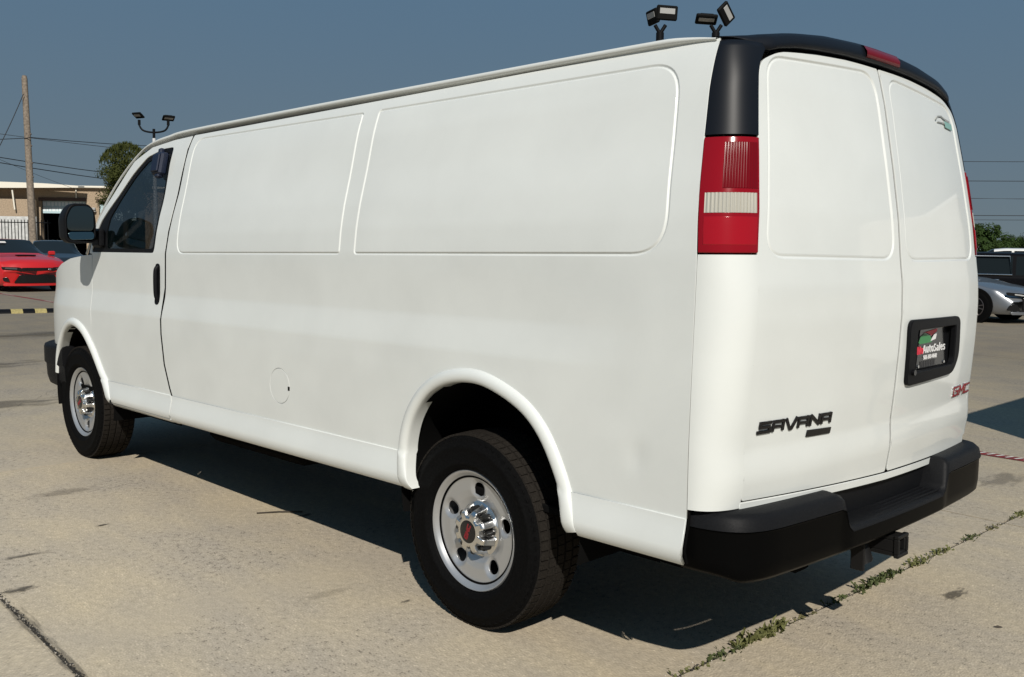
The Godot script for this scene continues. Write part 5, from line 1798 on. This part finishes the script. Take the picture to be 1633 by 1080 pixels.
func materials() -> void:
	var p := mk("white_paint_work", lin(.675, .700, .680), .40)
	p.clearcoat_enabled = true; p.clearcoat = .75; p.clearcoat_roughness = .05; p.metallic_specular = .4
	var t := mk("black_plastic", lin(.008, .0085, .010), .5)
	grained(t, .09, .75, 1.0, 5, 3.0)
	M.trim = t
	mk("trim_grey", lin(.05, .05, .052), .5)
	M.cap = mk("cap_black", lin(.006, .0075, .011), .42)
	M.cap.metallic_specular = .3
	grained(p, .012, .955, 1.0, 51, .55)
	M.paint = p
	M.gloss_black = mk("gloss_black_", lin(.006, .006, .007), .12)
	M.bumper = grained(mk("bumper_black", lin(.011, .0115, .013), .5), .12, .7, 1.0, 9, 5.0, 1.5)
	M.bumper_gloss = mk("bumper_gloss_", lin(.0025, .0025, .0025), .3)
	for q in [M.trim, M.bumper]: q.metallic_specular = .22
	M.bumper_gloss.metallic_specular = .09
	M.gap = mk("gap_black", lin(.004, .004, .004), .9)
	M.under = mk("under_black", lin(.006, .006, .006), .9)
	M.hitch = mk("hitch_black", lin(.010, .0098, .0098), .45)
	M.seat = mk("seat_grey", lin(.03, .03, .032), .8)
	M.tyre = grained(mk("tyre_", lin(.0070, .0070, .0072), .62), .08, .6, 1.0, 13, 4.0)
	M.tread = grained(mk("tread_", lin(.034, .030, .026), .85), .08, .55, 1.0, 14, 6.0)
	M.tyre.metallic_specular = .12; M.tread.metallic_specular = .1; M.under.metallic_specular = .05; M.gap.metallic_specular = .05
	M.rim = mk("rim_silver", lin(.47, .48, .49), .36, .7)
	M.dark_rim = mk("rim_dark", lin(.10, .09, .09), .35, .6)
	M.chrome = mk("chrome_", lin(.74, .74, .73), .24, 1.0)
	M.nut = mk("nut_", lin(.05, .05, .05), .3, .8)
	M.badge_dark = mk("badge_dark_", lin(.03, .03, .033), .15, .8)
	M.red_badge = mk("badge_red", lin(.20, .008, .015), .3)
	var r := mk("lens_red_", lin(.215, .003, .008), .16)
	r.metallic_specular = .3; r.clearcoat_enabled = true; r.clearcoat = .45; r.clearcoat_roughness = .12
	M.lens_red = r
	M.lens_red_dark = mk("lens_red_dark_", lin(.13, .0025, .006), .14)
	M.lens_red_dark.metallic_specular = .3
	M.lens_red_bright = mk("lens_red_bright_", lin(.29, .004, .010), .15)
	M.lens_clear = mk("lens_clear_", lin(.55, .52, .44), .12, .35)
	M.lamp_lens = mk("lamp_lens_", lin(.36, .36, .35), .2)
	M.lamp_case = mk("lamp_case_", lin(.008, .008, .008), .6)
	M.lamp_case.metallic_specular = .15
	var g := mk("glass_tinted", Color(.02, .05, .05, .72), .03)
	g.transparency = BaseMaterial3D.TRANSPARENCY_ALPHA
	g.metallic_specular = .6
	M.glass = g
	M.mirror = mk("mirror_glass", lin(.13, .16, .17), .03, 1.0)
	M.mirror_wide = mk("mirror_wide_glass", lin(.19, .25, .25), .06, 1.0)
	M.car_glass = mk("car_glass_", lin(.010, .014, .016), .05)
	M.blue_case = mk("blue_case_", lin(.005, .010, .028), .45)
	M.sticker_grey = mk("sticker_grey_", lin(.26, .27, .26), .5)
	M.sticker_teal = mk("sticker_teal_", lin(.20, .36, .33), .5)
	M.print_green = mk("print_green_", lin(.04, .20, .07), .5)
	M.print_red = mk("print_red_", lin(.62, .03, .06), .5)
	M.print_white = mk("print_white_", lin(.65, .65, .65), .5)
	M.red_paint = grained(mk("red_paint_", lin(.30, .040, .040), .75), .05, .55, 1.0, 17, 1.5)
	M.white_paint = mk("white_paint_", lin(.62, .60, .56), .7)
	M.yellow_paint = grained(mk("yellow_paint_", lin(.46, .38, .15), .8), .05, .7, 1.0, 18, 1.5)
	M.yellow_paper = mk("yellow_paper_", lin(.55, .40, .08), .7)
	M.sealant = mk("sealant_", lin(.070, .062, .050), .9)
	M.grit = mk("grit_", lin(.42, .38, .32), .8)
	M.weed = mk("weed_", lin(.105, .108, .034), .75)
	M.weed_dark = mk("weed_dark_", lin(.062, .078, .024), .75)
	M.weed_dry = mk("weed_dry_", lin(.12, .11, .045), .75)
	M.leaf_dark = mk("leaf_dark_", lin(.044, .050, .016), .75)
	M.leaf_mid = mk("leaf_mid_", lin(.030, .052, .016), .75)
	for q in ["weed", "weed_dark", "leaf_dark", "leaf_mid"]:
		M[q].backlight_enabled = true; M[q].backlight = Color(.28, .33, .10)
	M.leaf_dark.metallic_specular = .15; M.leaf_mid.metallic_specular = .15; M.hitch.metallic_specular = .25
	M.bark = mk("bark_", lin(.05, .04, .03), .9)
	M.wire = mk("wire_", lin(.012, .014, .018), .6)
	M.pole_wood = grained(mk("pole_wood_", lin(.30, .245, .19), .9), .03, .6, 1.0, 22, 1.0)
	M.pole_wood_dark = mk("pole_wood_dark_", lin(.12, .10, .085), .9)
	M.pole_white = mk("pole_white_", lin(.55, .56, .56), .5)
	M.tan_brick = grained(mk("tan_brick_", lin(.47, .36, .25), .9), .06, .72, 1.0, 25, .8)
	M.cream = mk("cream_", lin(.72, .68, .58), .7)
	M.white_wall = grained(mk("white_wall_", lin(.62, .63, .62), .7), .02, .8, 1.0, 27, .5)
	M.brown = mk("brown_", lin(.075, .045, .035), .8)
	M.banner = mk("banner_", lin(.42, .56, .60), .6)
	M.banner_print = mk("banner_print_", lin(.70, .76, .78), .6)
	for q in [["car_red", .46, .010, .010, .0], ["car_silver", .27, .28, .295, .8], ["car_black", .004, .004, .005, .0], ["car_dark", .012, .015, .019, .2], ["car_white", .70, .70, .68, .0]]:
		var m := mk(q[0] + "_", lin(q[1], q[2], q[3]), .35, q[4])
		m.clearcoat_enabled = true; m.clearcoat = .8; m.clearcoat_roughness = .04
		M[q[0]] = m
	M.car_black.clearcoat_enabled = false; M.car_black.metallic_specular = .2; M.car_glass.metallic_specular = .25

func _ready() -> void:
	# ---- camera, sky, sun, exposure
	var cam := Camera3D.new()
	cam.name = "camera"
	cam.fov = rad_to_deg(2.0 * atan(540.0 / 1525.66))
	cam.near = .05; cam.far = 2500.0
	cam.transform = Transform3D(Basis(Vector3(.71404, .014785, .69995), Vector3(.05658, .99529, -.07874), Vector3(-.69782, .09583, .70983)).orthonormalized(), Vector3(-3.3811, 1.4673, 2.6634))
	add_child(cam)
	cam.current = true
	var we := WorldEnvironment.new()
	we.name = "environment"
	var env := Environment.new()
	env.background_mode = Environment.BG_SKY
	var sm := ProceduralSkyMaterial.new()
	sm.sky_top_color = Color8(78, 112, 142); sm.sky_horizon_color = Color8(109, 122, 128); sm.sky_curve = .14
	sm.ground_horizon_color = Color8(108, 112, 112); sm.ground_bottom_color = Color8(110, 104, 92)
	sm.sun_angle_max = 1.0
	var sky := Sky.new()
	sky.sky_material = sm
	env.sky = sky
	env.ambient_light_source = Environment.AMBIENT_SOURCE_SKY
	env.tonemap_mode = Environment.TONE_MAPPER_LINEAR
	env.tonemap_exposure = 1.0
	env.sdfgi_enabled = true; env.ssao_enabled = true; env.ssil_enabled = true
	we.environment = env
	add_child(we)
	var sun := DirectionalLight3D.new()
	sun.name = "sun"
	sun.light_energy = 1.5; sun.light_color = Color(1.0, .975, .935); sun.light_angular_distance = .5
	sun.shadow_enabled = true
	add_child(sun)
	sun.look_at_from_position(Vector3.ZERO, Vector3(.78, -1.0, -1.0))
	rng.seed = 20
	materials()
	pavement()
	buildings()
	van()
	cars()
	poles_and_wires()
	trees()
	markings()
	weeds()
	key_box(self)
